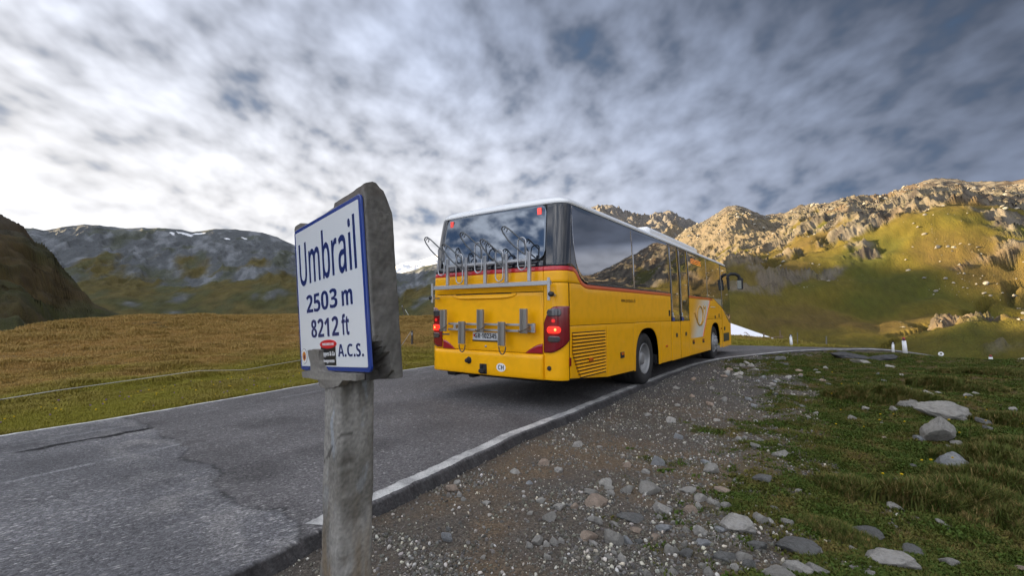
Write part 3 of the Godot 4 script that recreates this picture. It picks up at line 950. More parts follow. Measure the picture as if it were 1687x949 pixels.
func make_bus() -> void:
	var yaw := -deg_to_rad(35.555)
	var bus := thing("bus", Vector3(2.6406 - 0.81356 * 1.275, 0.0, -(8.9223 + 0.58148 * 1.275)), yaw)
	tag(bus, "yellow coach with red stripe and rear bicycle rack leaving along the road", "bus")
	var yellow := sheet(Color(0.9, 0.43, 0.001), 0.38, 0.0, 0.2)
	yellow.metallic_specular = 0.35
	yellow.albedo_texture = mat.dust
	yellow.uv1_triplanar = true
	yellow.uv1_scale = Vector3.ONE * 0.35
	var red := sheet(Color(0.52, 0.01, 0.02), 0.35, 0.0, 0.5)
	var stripe := sheet(Color(0.6, 0.09, 0.015), 0.35, 0.0, 0.5)
	var white := sheet(Color(0.78, 0.79, 0.8), 0.35, 0.0, 0.5)
	var black := sheet(Color(0.012, 0.014, 0.02), 0.12, 0.0, 0.5)
	var dull := plain(Color(0.012, 0.012, 0.013), 0.7)
	var glass := plain(Color(0.12, 0.14, 0.17), 0.02, 0.9)
	var steel := plain(Color(0.44, 0.45, 0.47), 0.42, 0.75)
	var steel_dull := plain(Color(0.3, 0.3, 0.3), 0.55, 0.5)
	var tray_grey := plain(Color(0.27, 0.255, 0.23), 0.75, 0.2)
	var rubber := plain(Color(0.016, 0.016, 0.017), 0.75)
	var lens_red := sheet(Color(0.16, 0.003, 0.01), 0.15, 0.0, 1.0)
	var lens_wing := sheet(Color(0.3, 0.003, 0.02), 0.15, 0.0, 1.0)
	var lens_grey := sheet(Color(0.05, 0.05, 0.055), 0.15, 0.0, 1.0)
	mat.steel = steel
	var side_glass := plain(Color(0.36, 0.36, 0.37), 0.02, 0.94)
	var black_glass := plain(Color(0.06, 0.065, 0.06), 0.05, 0.8)
	var full := 2.0 * ARC + BACK

	# dark inner shell that shows in every gap
	var shell_lo := func(w: float) -> float:
		var u := w if w > -(ARC + BACK * 0.5) else -(w + full)
		return maxf(0.45, maxf(arch(0.0, 0.68).call(u), arch(6.0, 0.68).call(u)))
	part(bus, "body_shell", skin(-full - SIDE - 1.6, SIDE + 1.6, shell_lo, 2.98, 520, 16, -0.022, 0.002), dull)
	# roof
	var rp := PackedVector3Array()
	var rn := 360
	var heights := [2.965, 2.985, 3.01, 3.04, 3.07, 3.095, 3.11, 3.118]
	for j in heights.size() + 3:
		for i in rn:
			var w := lerpf(-full - SIDE - R_FRONT * PI / 2 - 0.7, SIDE + R_FRONT * PI / 2 + 0.7, float(i) / (rn - 1))
			if j < heights.size():
				rp.append(body(w, heights[j], 0.004 if j > 0 else -0.012))
			else:
				var p := body(w, 3.118, 0.0)
				var f: float = [0.75, 0.4, 0.0][j - heights.size()]
				rp.append(Vector3(p.x * f, 3.118 + 0.05 * (1.0 - f * f), lerpf(-2.8, p.z, 0.5 + 0.5 * f)))
	part(bus, "roof", grid_mesh(rn, heights.size() + 3, rp, PackedColorArray(), Vector3.UP), white)
	var ac := begin()
	for k in 1:
		box(ac, Transform3D(Basis(), Vector3(0, 3.27, -3.9)), Vector3(1.56, 0.3, 4.5), 0.11)
		box(ac, Transform3D(Basis(), Vector3(0, 3.41, -3.9)), Vector3(1.1, 0.05, 3.9), 0.02)
	part(bus, "roof_unit", done(ac), white)
	# underside, wheel wells
	var under := begin()
	box(under, Transform3D(Basis(), Vector3(0, 0.46, -2.7)), Vector3(1.75, 0.2, 11.4), 0.02)
	box(under, Transform3D(Basis(), Vector3(0, 0.54, 2.1)), Vector3(2.44, 0.2, 2.2), 0.02)
	box(under, Transform3D(Basis(), Vector3(0, 0.42, -3.0)), Vector3(2.44, 0.2, 4.6), 0.02)
	box(under, Transform3D(Basis(), Vector3(0.2, 0.36, 1.7)), Vector3(0.9, 0.2, 0.8), 0.05)
	box(under, Transform3D(Basis(), Vector3(-0.5, 0.41, 3.1)), Vector3(0.12, 0.1, 0.2), 0.03)
	box(under, Transform3D(Basis(), Vector3(-0.9, 0.42, 3.1)), Vector3(0.2, 0.1, 0.25), 0.05)
	box(under, Transform3D(Basis(), Vector3(0.0, 0.8, -2.9)), Vector3(1.8, 0.9, 11.0), 0.02)
	part(bus, "underbody", done(under), dull)

	# ---- the back
	var right_seam := wr(0.312)
	var left_seam := wr(2.4)
	var bp := PackedVector3Array()
	for q in [[0.45, -0.01], [0.456, 0.025], [0.475, 0.04], [0.55, 0.045], [0.65, 0.046], [0.74, 0.045], [0.768, 0.042], [0.788, 0.033], [0.803, 0.02], [0.812, 0.004], [0.816, -0.015]]:
		for i in 42:
			var f := clampf((i - 1) / 39.0, 0.0, 1.0)
			bp.append(body(lerpf(right_seam - 0.004, left_seam, f), q[0], q[1] if i > 0 and i < 41 else -0.015))
	part(bus, "bumper", grid_mesh(42, 11, bp, PackedColorArray(), Vector3.BACK), yellow)
	part(bus, "corner_panel", skin(right_seam + 0.004, -0.028, 0.46, 1.802, 26, 26, 0.004), yellow)
	part(bus, "corner_panel", skin(left_seam - 0.006, -full + 0.02, 0.46, 1.802, 26, 26, 0.004), yellow)
	var hatch := part(bus, "engine_hatch", skin(right_seam - 0.004, left_seam, 0.822, 1.678, 40, 16, 0.006), yellow)
	part(bus, "rear_panel", skin(right_seam - 0.002, left_seam, 1.69, 1.974, 30, 6, 0.006), yellow)
	part(bus, "corner_strip", skin(right_seam + 0.004, -0.012, 1.812, 1.974, 24, 5, 0.004), yellow)
	part(bus, "corner_strip", skin(left_seam - 0.006, -full, 1.812, 1.974, 24, 5, 0.004), yellow)
	part(bus, "red_stripe", skin(right_seam - 0.002, left_seam, 1.9745, 2.038, 30, 4, 0.007), red)
	part(bus, "red_stripe", skin(right_seam + 0.002, ws(-3.05), 1.9745, 2.038, 30, 4, 0.005), red)
	part(bus, "red_stripe", skin(left_seam - 0.004, -full, 1.9745, 2.038, 24, 4, 0.005), red)
	part(bus, "rear_apron", skin(right_seam - 0.002, left_seam, 2.0385, 2.125, 30, 4, 0.004), black)
	var pane_r := wr(0.285)
	var pane_l := wr(2.33)
	part(bus, "rear_window", skin(pane_r, pane_l, rounded(pane_r, pane_l, 2.135, 0.13, 1.0), rounded(pane_r, pane_l, 2.955, 0.1, -1.0), 90, 30, 0.006, 0.02), glass)
	part(bus, "rear_pillar", skin(wr(0.275), ws(-3.13), 2.0385, 2.955, 34, 20, 0.003), black)
	part(bus, "rear_pillar", skin(wr(2.34), -full, 2.0385, 2.955, 30, 20, 0.003), black)
	# scooped grip of the hatch: an inclined crescent under a dark slot
	var grip_lo := func(w: float) -> float:
		var f := clampf((w - wr(0.74)) / (wr(2.02) - wr(0.74)), 0.0, 1.0)
		return 1.668 - 0.075 * pow(maxf(1.0 - pow(absf(2.0 * f - 1.0), 5.0), 0.0), 0.6)
	var gp := PackedVector3Array()
	for j in 8:
		for i in 60:
			var w := lerpf(wr(0.74), wr(2.02), i / 59.0)
			var y := lerpf(grip_lo.call(w), 1.668, j / 7.0)
			var deep: float = (1.668 - grip_lo.call(w)) / 0.075
			gp.append(body(w, y, 0.0085 + deep * (0.03 * sin(PI * 0.5 * (1.0 - j / 7.0)) - 0.006 * (1.0 - j / 7.0)) if j > 0 else 0.004))
	part(hatch, "grip", grid_mesh(60, 8, gp, PackedColorArray(), Vector3(0, 0, 1)), yellow)
	part(hatch, "slot", skin(wr(0.84), wr(1.94), 1.664, 1.677, 30, 3, 0.009, 0.004), dull)
	# number plate
	var plate := part(hatch, "number_plate", skin(wr(1.08), wr(1.56), 0.977, 1.092, 12, 4, 0.02, 0.014), sheet(Color(0.62, 0.63, 0.64), 0.4))
	lettering(plate, "lettering", "GR·102345", 0.072, spot(wr(1.31), 1.04, 0.024), plain(Color(0.015, 0.015, 0.02), 0.5), 0.86)
	var shield := begin()
	box(shield, spot(wr(1.53), 1.045, 0.022), Vector3(0.034, 0.04, 0.004), 0.001)
	part(plate, "shield", done(shield), red)
	var shield2 := begin()
	box(shield2, spot(wr(1.11), 1.045, 0.022), Vector3(0.03, 0.04, 0.004), 0.001)
	part(plate, "shield", done(shield2), sheet(Color(0.4, 0.42, 0.45), 0.4))
	var strip := begin()
	box(strip, spot(wr(1.32), 0.965, 0.012), Vector3(0.5, 0.016, 0.02), 0.004)
	part(hatch, "plate_strip", done(strip), rubber)
	var knob := begin()
	lathe(knob, spot(wr(1.31), 0.885, 0.005) * Transform3D(Basis(Vector3.RIGHT, PI / 2), Vector3.ZERO), [[0.0, 0.02], [0.014, 0.02], [0.018, 0.0]], 14)
	part(hatch, "lock", done(knob), steel)
	var badge := begin()
	box(badge, spot(wr(2.17), 1.045, 0.01), Vector3(0.17, 0.022, 0.006), 0.002)
	part(hatch, "badge", done(badge), plain(Color(0.06, 0.07, 0.09), 0.4))
	# country sticker
	var disc := func(w: float, y: float, rx: float, ry: float, off: float) -> ArrayMesh:
		var st := begin()
		var t := spot(w, y, off)
		for k in 36:
			var a := TAU * k / 36
			var b := TAU * (k + 1) / 36
			tri(st, t.origin, t * Vector3(cos(b) * rx, sin(b) * ry, 0), t * Vector3(cos(a) * rx, sin(a) * ry, 0))
		return done(st)
	var ch := part(bus, "country_sticker", disc.call(wr(1.0), 0.59, 0.085, 0.062, 0.048), sheet(Color(0.75, 0.76, 0.76), 0.4))
	lettering(ch, "lettering", "CH", 0.066, spot(wr(1.0), 0.59, 0.05), plain(Color(0.015, 0.015, 0.02), 0.5), 0.9)
	# camera, tow socket, small lights on the bumper
	var cam_t := spot(wr(1.62), 0.66, 0.046)
	var st := begin()
	lathe(st, cam_t * Transform3D(Basis(Vector3.RIGHT, PI / 2), Vector3.ZERO), [[0.0, 0.07], [0.028, 0.07], [0.034, 0.05], [0.036, 0.012], [0.05, 0.01], [0.055, 0.0]], 20)
	part(bus, "reversing_camera", done(st), rubber)
	st = begin()
	box(st, spot(wr(1.33), 0.55, 0.05), Vector3(0.13, 0.15, 0.02), 0.006)
	box(st, spot(wr(1.33), 0.52, 0.08), Vector3(0.1, 0.05, 0.06), 0.01)
	box(st, spot(wr(1.35), 0.6, 0.07), Vector3(0.05, 0.04, 0.03), 0.008)
	part(bus, "tow_socket", done(st), rubber)
	for t in [0.23, 2.42]:
		st = begin()
		lathe(st, spot(wr(t), 0.62, 0.004) * Transform3D(Basis(Vector3.RIGHT, PI / 2), Vector3.ZERO), [[0.0, 0.018], [0.02, 0.018], [0.03, 0.012], [0.034, 0.0]], 16)
		part(bus, "bumper_sensor", done(st), rubber)
	st = begin()
	box(st, spot(-0.02, 0.71, 0.012), Vector3(0.03, 0.12, 0.03), 0.006)
	part(bus, "side_reflector", done(st), lens_red)
	# tail lamps
	for side in [0, 1]:
		var m := func(t: float) -> float:
			return wr(t) if side == 0 else wr(2.55 - t)
		var edge: float = -0.03 if side == 0 else -full + 0.03
		var top := func(w: float) -> float:
			var f := clampf((w - m.call(0.3)) / (edge - m.call(0.3)), 0.0, 1.0)
			return 1.478 - 0.24 * pow(1.0 - minf(f / 0.55, 1.0), 2.6)
		var low := func(w: float) -> float:
			var f := clampf((w - m.call(0.3)) / (edge - m.call(0.3)), 0.0, 1.0)
			return 0.835 + 0.18 * pow(maxf(f - 0.25, 0.0) / 0.75, 1.7)
		var lamp := part(bus, "tail_lamp", skin(m.call(0.298), edge, low, top, 26, 20, 0.022, 0.03), lens_red)
		var tongue_hi := func(w: float) -> float:
			var f := clampf((w - m.call(0.325)) / (m.call(0.6) - m.call(0.325)), 0.0, 1.0)
			return 0.955 - 0.14 * pow(f, 1.6)
		part(lamp, "reflector_wing", skin(m.call(0.325), m.call(0.6), 0.815, tongue_hi, 20, 6, 0.022, 0.03), lens_wing)
		var oval := func(t0: float, t1: float, y0: float, y1: float, off: float) -> ArrayMesh:
			var w0: float = m.call(t0)
			var w1: float = m.call(t1)
			return skin(minf(w0, w1), maxf(w0, w1), rounded(w0, w1, y0, (y1 - y0) * 0.48, 1.0), rounded(w0, w1, y1, (y1 - y0) * 0.48, -1.0), 24, 8, off, 0.02)
		part(lamp, "lens", oval.call(0.055, 0.25, 1.335, 1.44, 0.03), lens_grey)
		part(lamp, "lens", oval.call(0.07, 0.24, 0.985, 1.065, 0.03), lens_grey)
		var lit := part(lamp, "brake_light", oval.call(0.06, 0.25, 1.1, 1.2, 0.03), glow(Color(1.0, 0.03, 0.015), 0.2))
		part(lamp, "bulb", oval.call(0.115, 0.145, 1.13, 1.175, 0.034), glow(Color(1.0, 0.45, 0.12), 0.3))
		part(lamp, "tail_light", oval.call(0.13, 0.18, 1.25, 1.3, 0.03), glow(Color(0.8, 0.02, 0.015), 0.07))
		lit.set_meta("label", "brake light shining red")
		var o := OmniLight3D.new()
		o.name = "brake_lamp"
		o.light_color = Color(1, 0.18, 0.12)
		o.light_energy = 0.002
		o.light_size = 0.05
		o.omni_range = 30.0
		o.omni_attenuation = 2.0
		o.shadow_enabled = true
		o.position = body(m.call(0.15), 1.15, 0.09)
		bus.add_child(o, true)
	for t in [0.4, 2.2]:
		st = begin()
		box(st, spot(wr(t), 2.86, 0.012), Vector3(0.07, 0.1, 0.012), 0.004)
		part(bus, "high_brake_light", done(st), glow(Color(1.0, 0.08, 0.06), 0.16 if t < 1.0 else 0.05))

	# ---- right side
	var mid := 1.205
	var sweep := func(w: float) -> float:          # the centre of the red stripe along the side
		var s := w + S0
		return table([[-3.3, 2.005], [-3.03, 2.003], [-2.97, 1.985], [-2.92, 1.94], [-2.86, 1.875], [-2.79, 1.82], [-2.7, 1.787], [-2.58, 1.774], [1.6, 1.787], [5.4, 1.79], [5.75, 1.775], [6.1, 1.73]], s, 1)
	var sweep_w := func(w: float) -> float:
		var slope: float = (sweep.call(w + 0.03) - sweep.call(w - 0.03)) / 0.06
		return 0.03 * sqrt(1.0 + slope * slope)
	var lo_side := func(w: float) -> float:
		return table([[-3.3, 0.49], [-3.15, 0.478], [-1.92, 0.365], [-0.7, 0.345], [9.0, 0.3]], w + S0, 1)
	var sill := func(w: float) -> float:
		return sweep.call(w) + sweep_w.call(w) + 0.002
	var under_stripe := func(w: float) -> float:
		return sweep.call(w) - sweep_w.call(w) - 0.002
	part(bus, "side_strip", skin(ws(-3.165), ws(-2.815), 1.812, func(w): return maxf(under_stripe.call(w), 1.813), 20, 5, 0.004), yellow)
	part(bus, "side_stripe", skin(ws(-3.05), ws(1.55), func(w): return sweep.call(w) - sweep_w.call(w), func(w): return sweep.call(w) + sweep_w.call(w), 160, 4, 0.005, 0.008), stripe)
	part(bus, "side_panel", skin(ws(-3.15), ws(1.545), mid + 0.005, func(w): return minf(under_stripe.call(w), 1.803), 120, 6, 0.004), yellow)
	# swept black pillar and the long window behind it
	var rake := func(w: float) -> float:
		return table([[-3.125, 2.95], [-3.1, 2.76], [-3.045, 2.4], [-2.97, 2.14], [-2.9, 1.99], [-2.8, 1.87], [-2.7, 1.825], [-2.5, 1.81]], w + S0, 1)
	part(bus, "side_pillar", skin(ws(-3.125), ws(-2.72), sill, func(w): return maxf(rake.call(w), sill.call(w) + 0.002), 40, 10, 0.003, 0.006), black)
	var win_lo := func(w: float) -> float:
		return maxf(rake.call(w) + 0.012, sill.call(w) + 0.03)
	part(bus, "side_window", skin(ws(-3.117), ws(-0.7), win_lo, func(w): return maxf(2.945, win_lo.call(w) + 0.001), 120, 16, 0.006, 0.004), side_glass)
	part(bus, "side_window", skin(ws(-0.675), ws(1.53), win_lo, 2.945, 50, 16, 0.006, 0.004), side_glass)
	part(bus, "window_border", skin(ws(-2.6), ws(1.54), sill, func(w): return sill.call(w) + 0.03, 60, 3, 0.004, 0.006), black)
	# engine grille with its louvres
	var grille := part(bus, "grille_panel", skin(ws(-3.15), ws(-1.925), lo_side, mid - 0.004, 30, 14, 0.0), yellow)
	var louvre_rows := 13
	for k in louvre_rows:
		var y0 := 0.455 + k * (1.105 - 0.455) / louvre_rows
		var s_left := table([[0.43, -2.86], [0.54, -2.945], [0.8, -3.105], [1.2, -3.105]], y0, 1)
		var lp := PackedVector3Array()
		for j in 6:
			for i in 16:
				var w := lerpf(ws(s_left), ws(-1.99), i / 15.0)
				var o: float = [-0.018, 0.004, 0.02, 0.022, 0.012, -0.018][j]
				var yy: float = y0 + [0.004, 0.006, 0.012, 0.018, 0.034, 0.043][j]
				lp.append(body(w, yy, o))
		part(grille, "louvre", grid_mesh(16, 6, lp, PackedColorArray(), Vector3.RIGHT), yellow)
	var shade_strips := begin()  # dark strips laid between the louvres, their shade put in as colour
	for k in louvre_rows + 1:
		var y0 := 0.455 + k * (1.105 - 0.455) / louvre_rows
		var s_left := table([[0.43, -2.86], [0.54, -2.945], [0.8, -3.105], [1.2, -3.105]], y0 + 0.01, 1)
		quad(shade_strips, body(ws(s_left), y0 - 0.009, 0.003), body(ws(s_left), y0 + 0.006, 0.003), body(ws(-1.985), y0 + 0.006, 0.003), body(ws(-1.985), y0 - 0.009, 0.003))
	part(grille, "grille_gap_shade", done(shade_strips), dull)
	part(bus, "luggage_flap", skin(ws(-1.915), ws(-0.735), lo_side, mid - 0.004, 24, 8, 0.004), yellow)
	part(bus, "wheel_arch", skin(ws(-0.725), ws(0.775), arch(0.0, 0.665), mid - 0.004, 90, 10, 0.004), yellow)
	part(bus, "luggage_flap", skin(ws(0.785), ws(1.545), lo_side, mid - 0.004, 16, 8, 0.004), yellow)
	# middle door: two leaves, glass above, yellow below
	for leaf in [[1.585, 2.275], [2.335, 3.08]]:
		var a := ws(leaf[0])
		var b := ws(leaf[1])
		var door := part(bus, "door_leaf", skin(a, b, 0.325, 1.19, 12, 8, 0.006), yellow)
		part(door, "door_frame", skin(a, b, 1.194, 2.945, 10, 16, -0.002, 0.004), black)
		part(door, "door_glass", skin(a + 0.06, b - 0.06, 1.2, 2.88, 10, 16, 0.006, 0.004), side_glass)
		var hs := begin()
		box(hs, spot((a + b) * 0.5 + 0.02, 0.875, 0.008), Vector3(0.12, 0.09, 0.012), 0.003)
		part(door, "door_handle", done(hs), rubber)
		var sg := begin()
		box(sg, spot(a + 0.13, 1.24, 0.01), Vector3(0.18, 0.08, 0.006), 0.001)
		part(door, "door_sticker", done(sg), sheet(Color(0.01, 0.05, 0.28), 0.3))
		var sg2 := begin()
		box(sg2, spot(a + 0.1, 1.345, 0.01), Vector3(0.06, 0.09, 0.006), 0.001)
		part(door, "door_sticker", done(sg2), sheet(Color(0.5, 0.55, 0.6), 0.3))
	# forward of the door
	part(bus, "side_stripe", skin(ws(3.125), ws(5.72), func(w): return sweep.call(w) - 0.027, func(w): return sweep.call(w) + 0.027, 60, 4, 0.005, 0.008), stripe)
	var nose := func(w: float) -> float:           # lower edge of the forward windows
		return table([[3.0, 1.822], [5.6, 1.826], [5.9, 1.81], [6.2, 1.74], [6.5, 1.66], [6.8, 1.61], [7.05, 1.55], [7.4, 1.4], [7.7, 1.26], [8.0, 1.12], [8.4, 1.0]], w + S0, 1)
	part(bus, "side_window", skin(ws(3.14), ws(5.1), nose, 2.945, 40, 16, 0.006, 0.004), side_glass)
	part(bus, "side_window", skin(ws(5.12), ws(7.0), nose, 2.945, 50, 16, 0.006, 0.004), side_glass)
	part(bus, "front_door_glass", skin(ws(7.09), SIDE + 0.22, nose, 2.93, 30, 16, 0.006, 0.004), side_glass)
	part(bus, "side_panel", skin(ws(3.125), ws(7.0), mid + 0.005, func(w): return minf(nose.call(w) - 0.004, under_stripe.call(w) if w < ws(5.72) else 9.0), 80, 6, 0.004), yellow)
	part(bus, "wheel_arch", skin(ws(3.125), ws(7.0), func(w): return maxf(lo_side.call(w), arch(6.0, 0.655).call(w)) if absf(w + S0 - 6.0) < 0.66 else lo_side.call(w), mid - 0.004, 150, 10, 0.004), yellow)
	part(bus, "front_door", skin(ws(7.09), SIDE + 0.22, 0.29, func(w): return nose.call(w) - 0.01, 30, 10, 0.004), yellow)
	part(bus, "air_intake", skin(ws(7.15), ws(8.05), 0.46, 0.73, 12, 5, 0.01), plain(Color(0.03, 0.035, 0.02), 0.5))
	part(bus, "nameplate", skin(ws(5.9), ws(6.95), func(w): return nose.call(w) + 0.01, func(w): return maxf(nose.call(w) + 0.012, 1.81), 20, 4, 0.009, 0.004), sheet(Color(0.33, 0.31, 0.24), 0.35))
	var dest := begin()
	for k in 3:
		for q in 12:
			box(dest, spot(ws(3.5 + q * 0.09), 2.79 - k * 0.05 - (0.01 if (q * 7 + k * 3) % 5 == 0 else 0.0), 0.009), Vector3(0.07 if (q + k) % 4 else 0.035, 0.022, 0.003), 0.001)
	part(bus, "destination_display", done(dest), glow(Color(0.9, 0.25, 0.03), 0.14))
	# printed white field with the post horn
	var field_hi := 1.745
	var fp := PackedVector3Array()
	var fc := PackedColorArray()
	for j in 24:
		for i in 24:
			var v := j / 23.0
			var u := i / 23.0
			var s := lerpf(3.13, lerpf(4.4, 5.33, v), u)
			fp.append(body(ws(s), lerpf(0.74, field_hi, v), 0.0065))
			var k := clampf(smoothstep(0.0, 0.75, u + (0.5 - v) * 0.35), 0.0, 1.0)
			fc.append(Color(0.9, 0.43, 0.001).lerp(Color(0.78, 0.77, 0.7), k))
	var field_mat := sheet(Color(1, 1, 1), 0.32, 0.0, 0.6)
	field_mat.vertex_color_use_as_albedo = true
	var field := part(bus, "white_field", grid_mesh(24, 24, fp, fc, Vector3.RIGHT), field_mat)
	var ochre := sheet(Color(0.5, 0.26, 0.02), 0.4)
	st = begin()
	var on_side := func(list: Array) -> PackedVector3Array:
		var out := PackedVector3Array()
		for q in list:
			out.append(body(ws(q[0]), q[1], 0.008))
		return out
	var ring := []
	for k in 33:
		var a := TAU * k / 32
		ring.append([4.12 + cos(a) * 0.3 + sin(a) * 0.04, 1.31 + sin(a) * 0.25])
	tube(st, on_side.call(ring), 0.02, 6)
	tube(st, on_side.call([[3.6, 1.4], [3.7, 1.27], [3.85, 1.13], [4.05, 1.05], [4.3, 1.06], [4.52, 1.17], [4.7, 1.36], [4.8, 1.58]]), 0.016, 6)
	tube(st, on_side.call([[4.3, 1.06], [4.42, 1.2], [4.5, 1.38], [4.52, 1.58], [4.66, 1.5], [4.8, 1.58]]), 0.014, 6)
	tube(st, on_side.call([[3.55, 1.37], [3.64, 1.42]]), 0.02, 6)
	part(field, "post_horn", done(st), ochre)
	st = begin()
	tube(st, on_side.call([[4.41, 0.74], [5.34, 1.745]]), 0.014, 6)
	part(field, "red_edge", done(st), stripe)
	st = begin()
	box(st, spot(ws(5.75), 1.56, 0.006), Vector3(0.62, 0.03, 0.003), 0.001)
	part(bus, "white_lettering_line", done(st), sheet(Color(0.6, 0.55, 0.4), 0.4))
	# small fittings along the side
	for q in [[-1.31, 0.665, 0.16, 0.1], [3.42, 0.645, 0.16, 0.1], [4.45, 0.625, 0.16, 0.1]]:
		var mk := begin()
		box(mk, spot(ws(q[0]), q[1], 0.01), Vector3(q[2], q[3], 0.016), 0.006)
		var marker := part(bus, "side_marker", done(mk), rubber)
		var mk2 := begin()
		box(mk2, spot(ws(q[0]), q[1] + 0.02, 0.02), Vector3(q[2] * 0.7, q[3] * 0.4, 0.008), 0.003)
		part(marker, "amber_lens", done(mk2), sheet(Color(0.55, 0.13, 0.01), 0.2))
	for q in [[-2.56, 0.695, 0.12, 0.045], [1.18, 0.67, 0.12, 0.04], [6.83, 0.89, 0.12, 0.045]]:
		var mk := begin()
		box(mk, spot(ws(q[0]), q[1], 0.03 if q[0] < -2 else 0.01), Vector3(q[2], q[3], 0.016), 0.004)
		part(bus, "amber_reflector", done(mk), sheet(Color(0.5, 0.1, 0.01), 0.2))
	for q in [[7.35, 0.88, 0.16, 0.11], [1.42, 1.38, 0.08, 0.13], [6.55, 1.3, 0.07, 0.12], [6.0, 1.26, 0.08, 0.09]]:
		var mk := begin()
		box(mk, spot(ws(q[0]), q[1], 0.008), Vector3(q[2], q[3], 0.014), 0.005)
		part(bus, "flap_lock", done(mk), rubber)
	lettering(bus, "web_address", "www.postauto.ch", 0.062, spot(ws(-0.98), 1.603, 0.007), plain(Color(0.1, 0.055, 0.01), 0.5), 1.0, false, 0.001)

	# ---- left side and front, plainer
	var wl := func(s: float) -> float:
		return -full - (s - S0)
	part(bus, "left_panel", skin(wl.call(-3.15), wl.call(8.3), 0.46, 1.78, 60, 10, 0.004), yellow)
	part(bus, "left_stripe", skin(wl.call(-3.15), wl.call(8.3), 1.784, 1.84, 60, 3, 0.004), stripe)
	part(bus, "left_window", skin(wl.call(-3.1), wl.call(8.3), 1.86, 2.945, 60, 10, 0.006, 0.004), glass)
	part(bus, "windscreen", skin(SIDE + 0.3, SIDE + 2.05, 1.1, 2.93, 24, 16, 0.006, 0.004), glass)
	part(bus, "windscreen", skin(-full - SIDE - 2.05, -full - SIDE - 0.3, 1.1, 2.93, 24, 16, 0.006, 0.004), glass)
	part(bus, "front_panel", skin(SIDE + 0.3, SIDE + 2.05, 0.3, 1.09, 24, 8, 0.006), yellow)
	part(bus, "front_panel", skin(-full - SIDE - 2.05, -full - SIDE - 0.3, 0.3, 1.09, 24, 8, 0.006), yellow)

	# ---- wheels
	for q in [[1.275, 0.0, 1.0], [-1.275, 0.0, -1.0], [1.275, 6.06, 1.0], [-1.275, 6.06, -1.0]]:
		var is_rear: bool = q[1] < 1.0
		var t := Transform3D(Basis(Vector3(0, 0, 1), -PI / 2 * q[2]), Vector3(q[0] - 0.05 * q[2], 0.495, -q[1]))
		if not is_rear and q[2] > 0:
			t = t.rotated_local(Vector3.RIGHT, 0.0)
		st = begin()
		lathe(st, t, [[0.0, -0.62 if is_rear else -0.3], [0.44, -0.62 if is_rear else -0.3], [0.49, -0.58 if is_rear else -0.27], [0.497, -0.3], [0.497, -0.24], [0.494, -0.235], [0.497, -0.23], [0.497, -0.16], [0.494, -0.155], [0.497, -0.15], [0.497, -0.06], [0.49, -0.03], [0.468, -0.01], [0.44, 0.0], [0.4, 0.004], [0.36, -0.002], [0.32, -0.015], [0.298, -0.03]], 56)
		var wheel := part(bus, "wheel", done(st), rubber)
		st = begin()
		if is_rear:
			lathe(st, t, [[0.3, -0.025], [0.292, -0.012], [0.282, -0.02], [0.275, -0.06], [0.262, -0.13], [0.235, -0.155], [0.17, -0.16], [0.15, -0.15], [0.13, -0.09], [0.12, -0.06], [0.06, -0.05], [0.0, -0.05]], 48)
		else:
			lathe(st, t, [[0.3, -0.025], [0.292, -0.012], [0.28, -0.02], [0.262, -0.05], [0.24, -0.03], [0.2, 0.02], [0.16, 0.04], [0.13, 0.045], [0.12, 0.075], [0.06, 0.085], [0.0, 0.085]], 48)
		part(wheel, "rim", done(st), steel_dull)
		for k in 10:
			st = begin()
			var a := TAU * k / 10
			var r := 0.19
			lathe(st, t * Transform3D(Basis(), Vector3(cos(a) * r, -0.165 if is_rear else 0.022, sin(a) * r)), [[0.016, 0.0], [0.016, 0.028], [0.012, 0.036], [0.0, 0.036]], 8)
			part(wheel, "wheel_nut", done(st), steel)
	# ---- mirror, a short curved arm with its head hanging ahead of the door
	st = begin()
	tube(st, PackedVector3Array([Vector3(1.2, 2.5, -8.32), Vector3(1.22, 2.66, -8.4), Vector3(1.3, 2.74, -8.52), Vector3(1.42, 2.74, -8.62), Vector3(1.52, 2.68, -8.68), Vector3(1.56, 2.56, -8.7)]), 0.055, 10)
	var mirror := part(bus, "mirror_arm", done(st), rubber)
	st = begin()
	box(st, Transform3D(Basis(Vector3.UP, 0.3), Vector3(1.57, 2.4, -8.7)), Vector3(0.17, 0.4, 0.13), 0.05)
	part(mirror, "mirror_head", done(st), rubber)
	st = begin()
	box(st, Transform3D(Basis(Vector3.UP, 0.3), Vector3(1.55, 2.36, -8.63)), Vector3(0.14, 0.3, 0.02), 0.006)
	part(mirror, "mirror_glass", done(st), black_glass)
	st = begin()
	box(st, Transform3D(Basis(), Vector3(1.24, 2.4, -8.3)), Vector3(0.1, 0.46, 0.16), 0.04)
	part(mirror, "mirror_foot", done(st), rubber)
	make_rack(bus, steel, tray_grey)

func at_back(t: float, y: float, s := -3.47) -> Vector3:
	return Vector3(1.275 - t, y, -s)

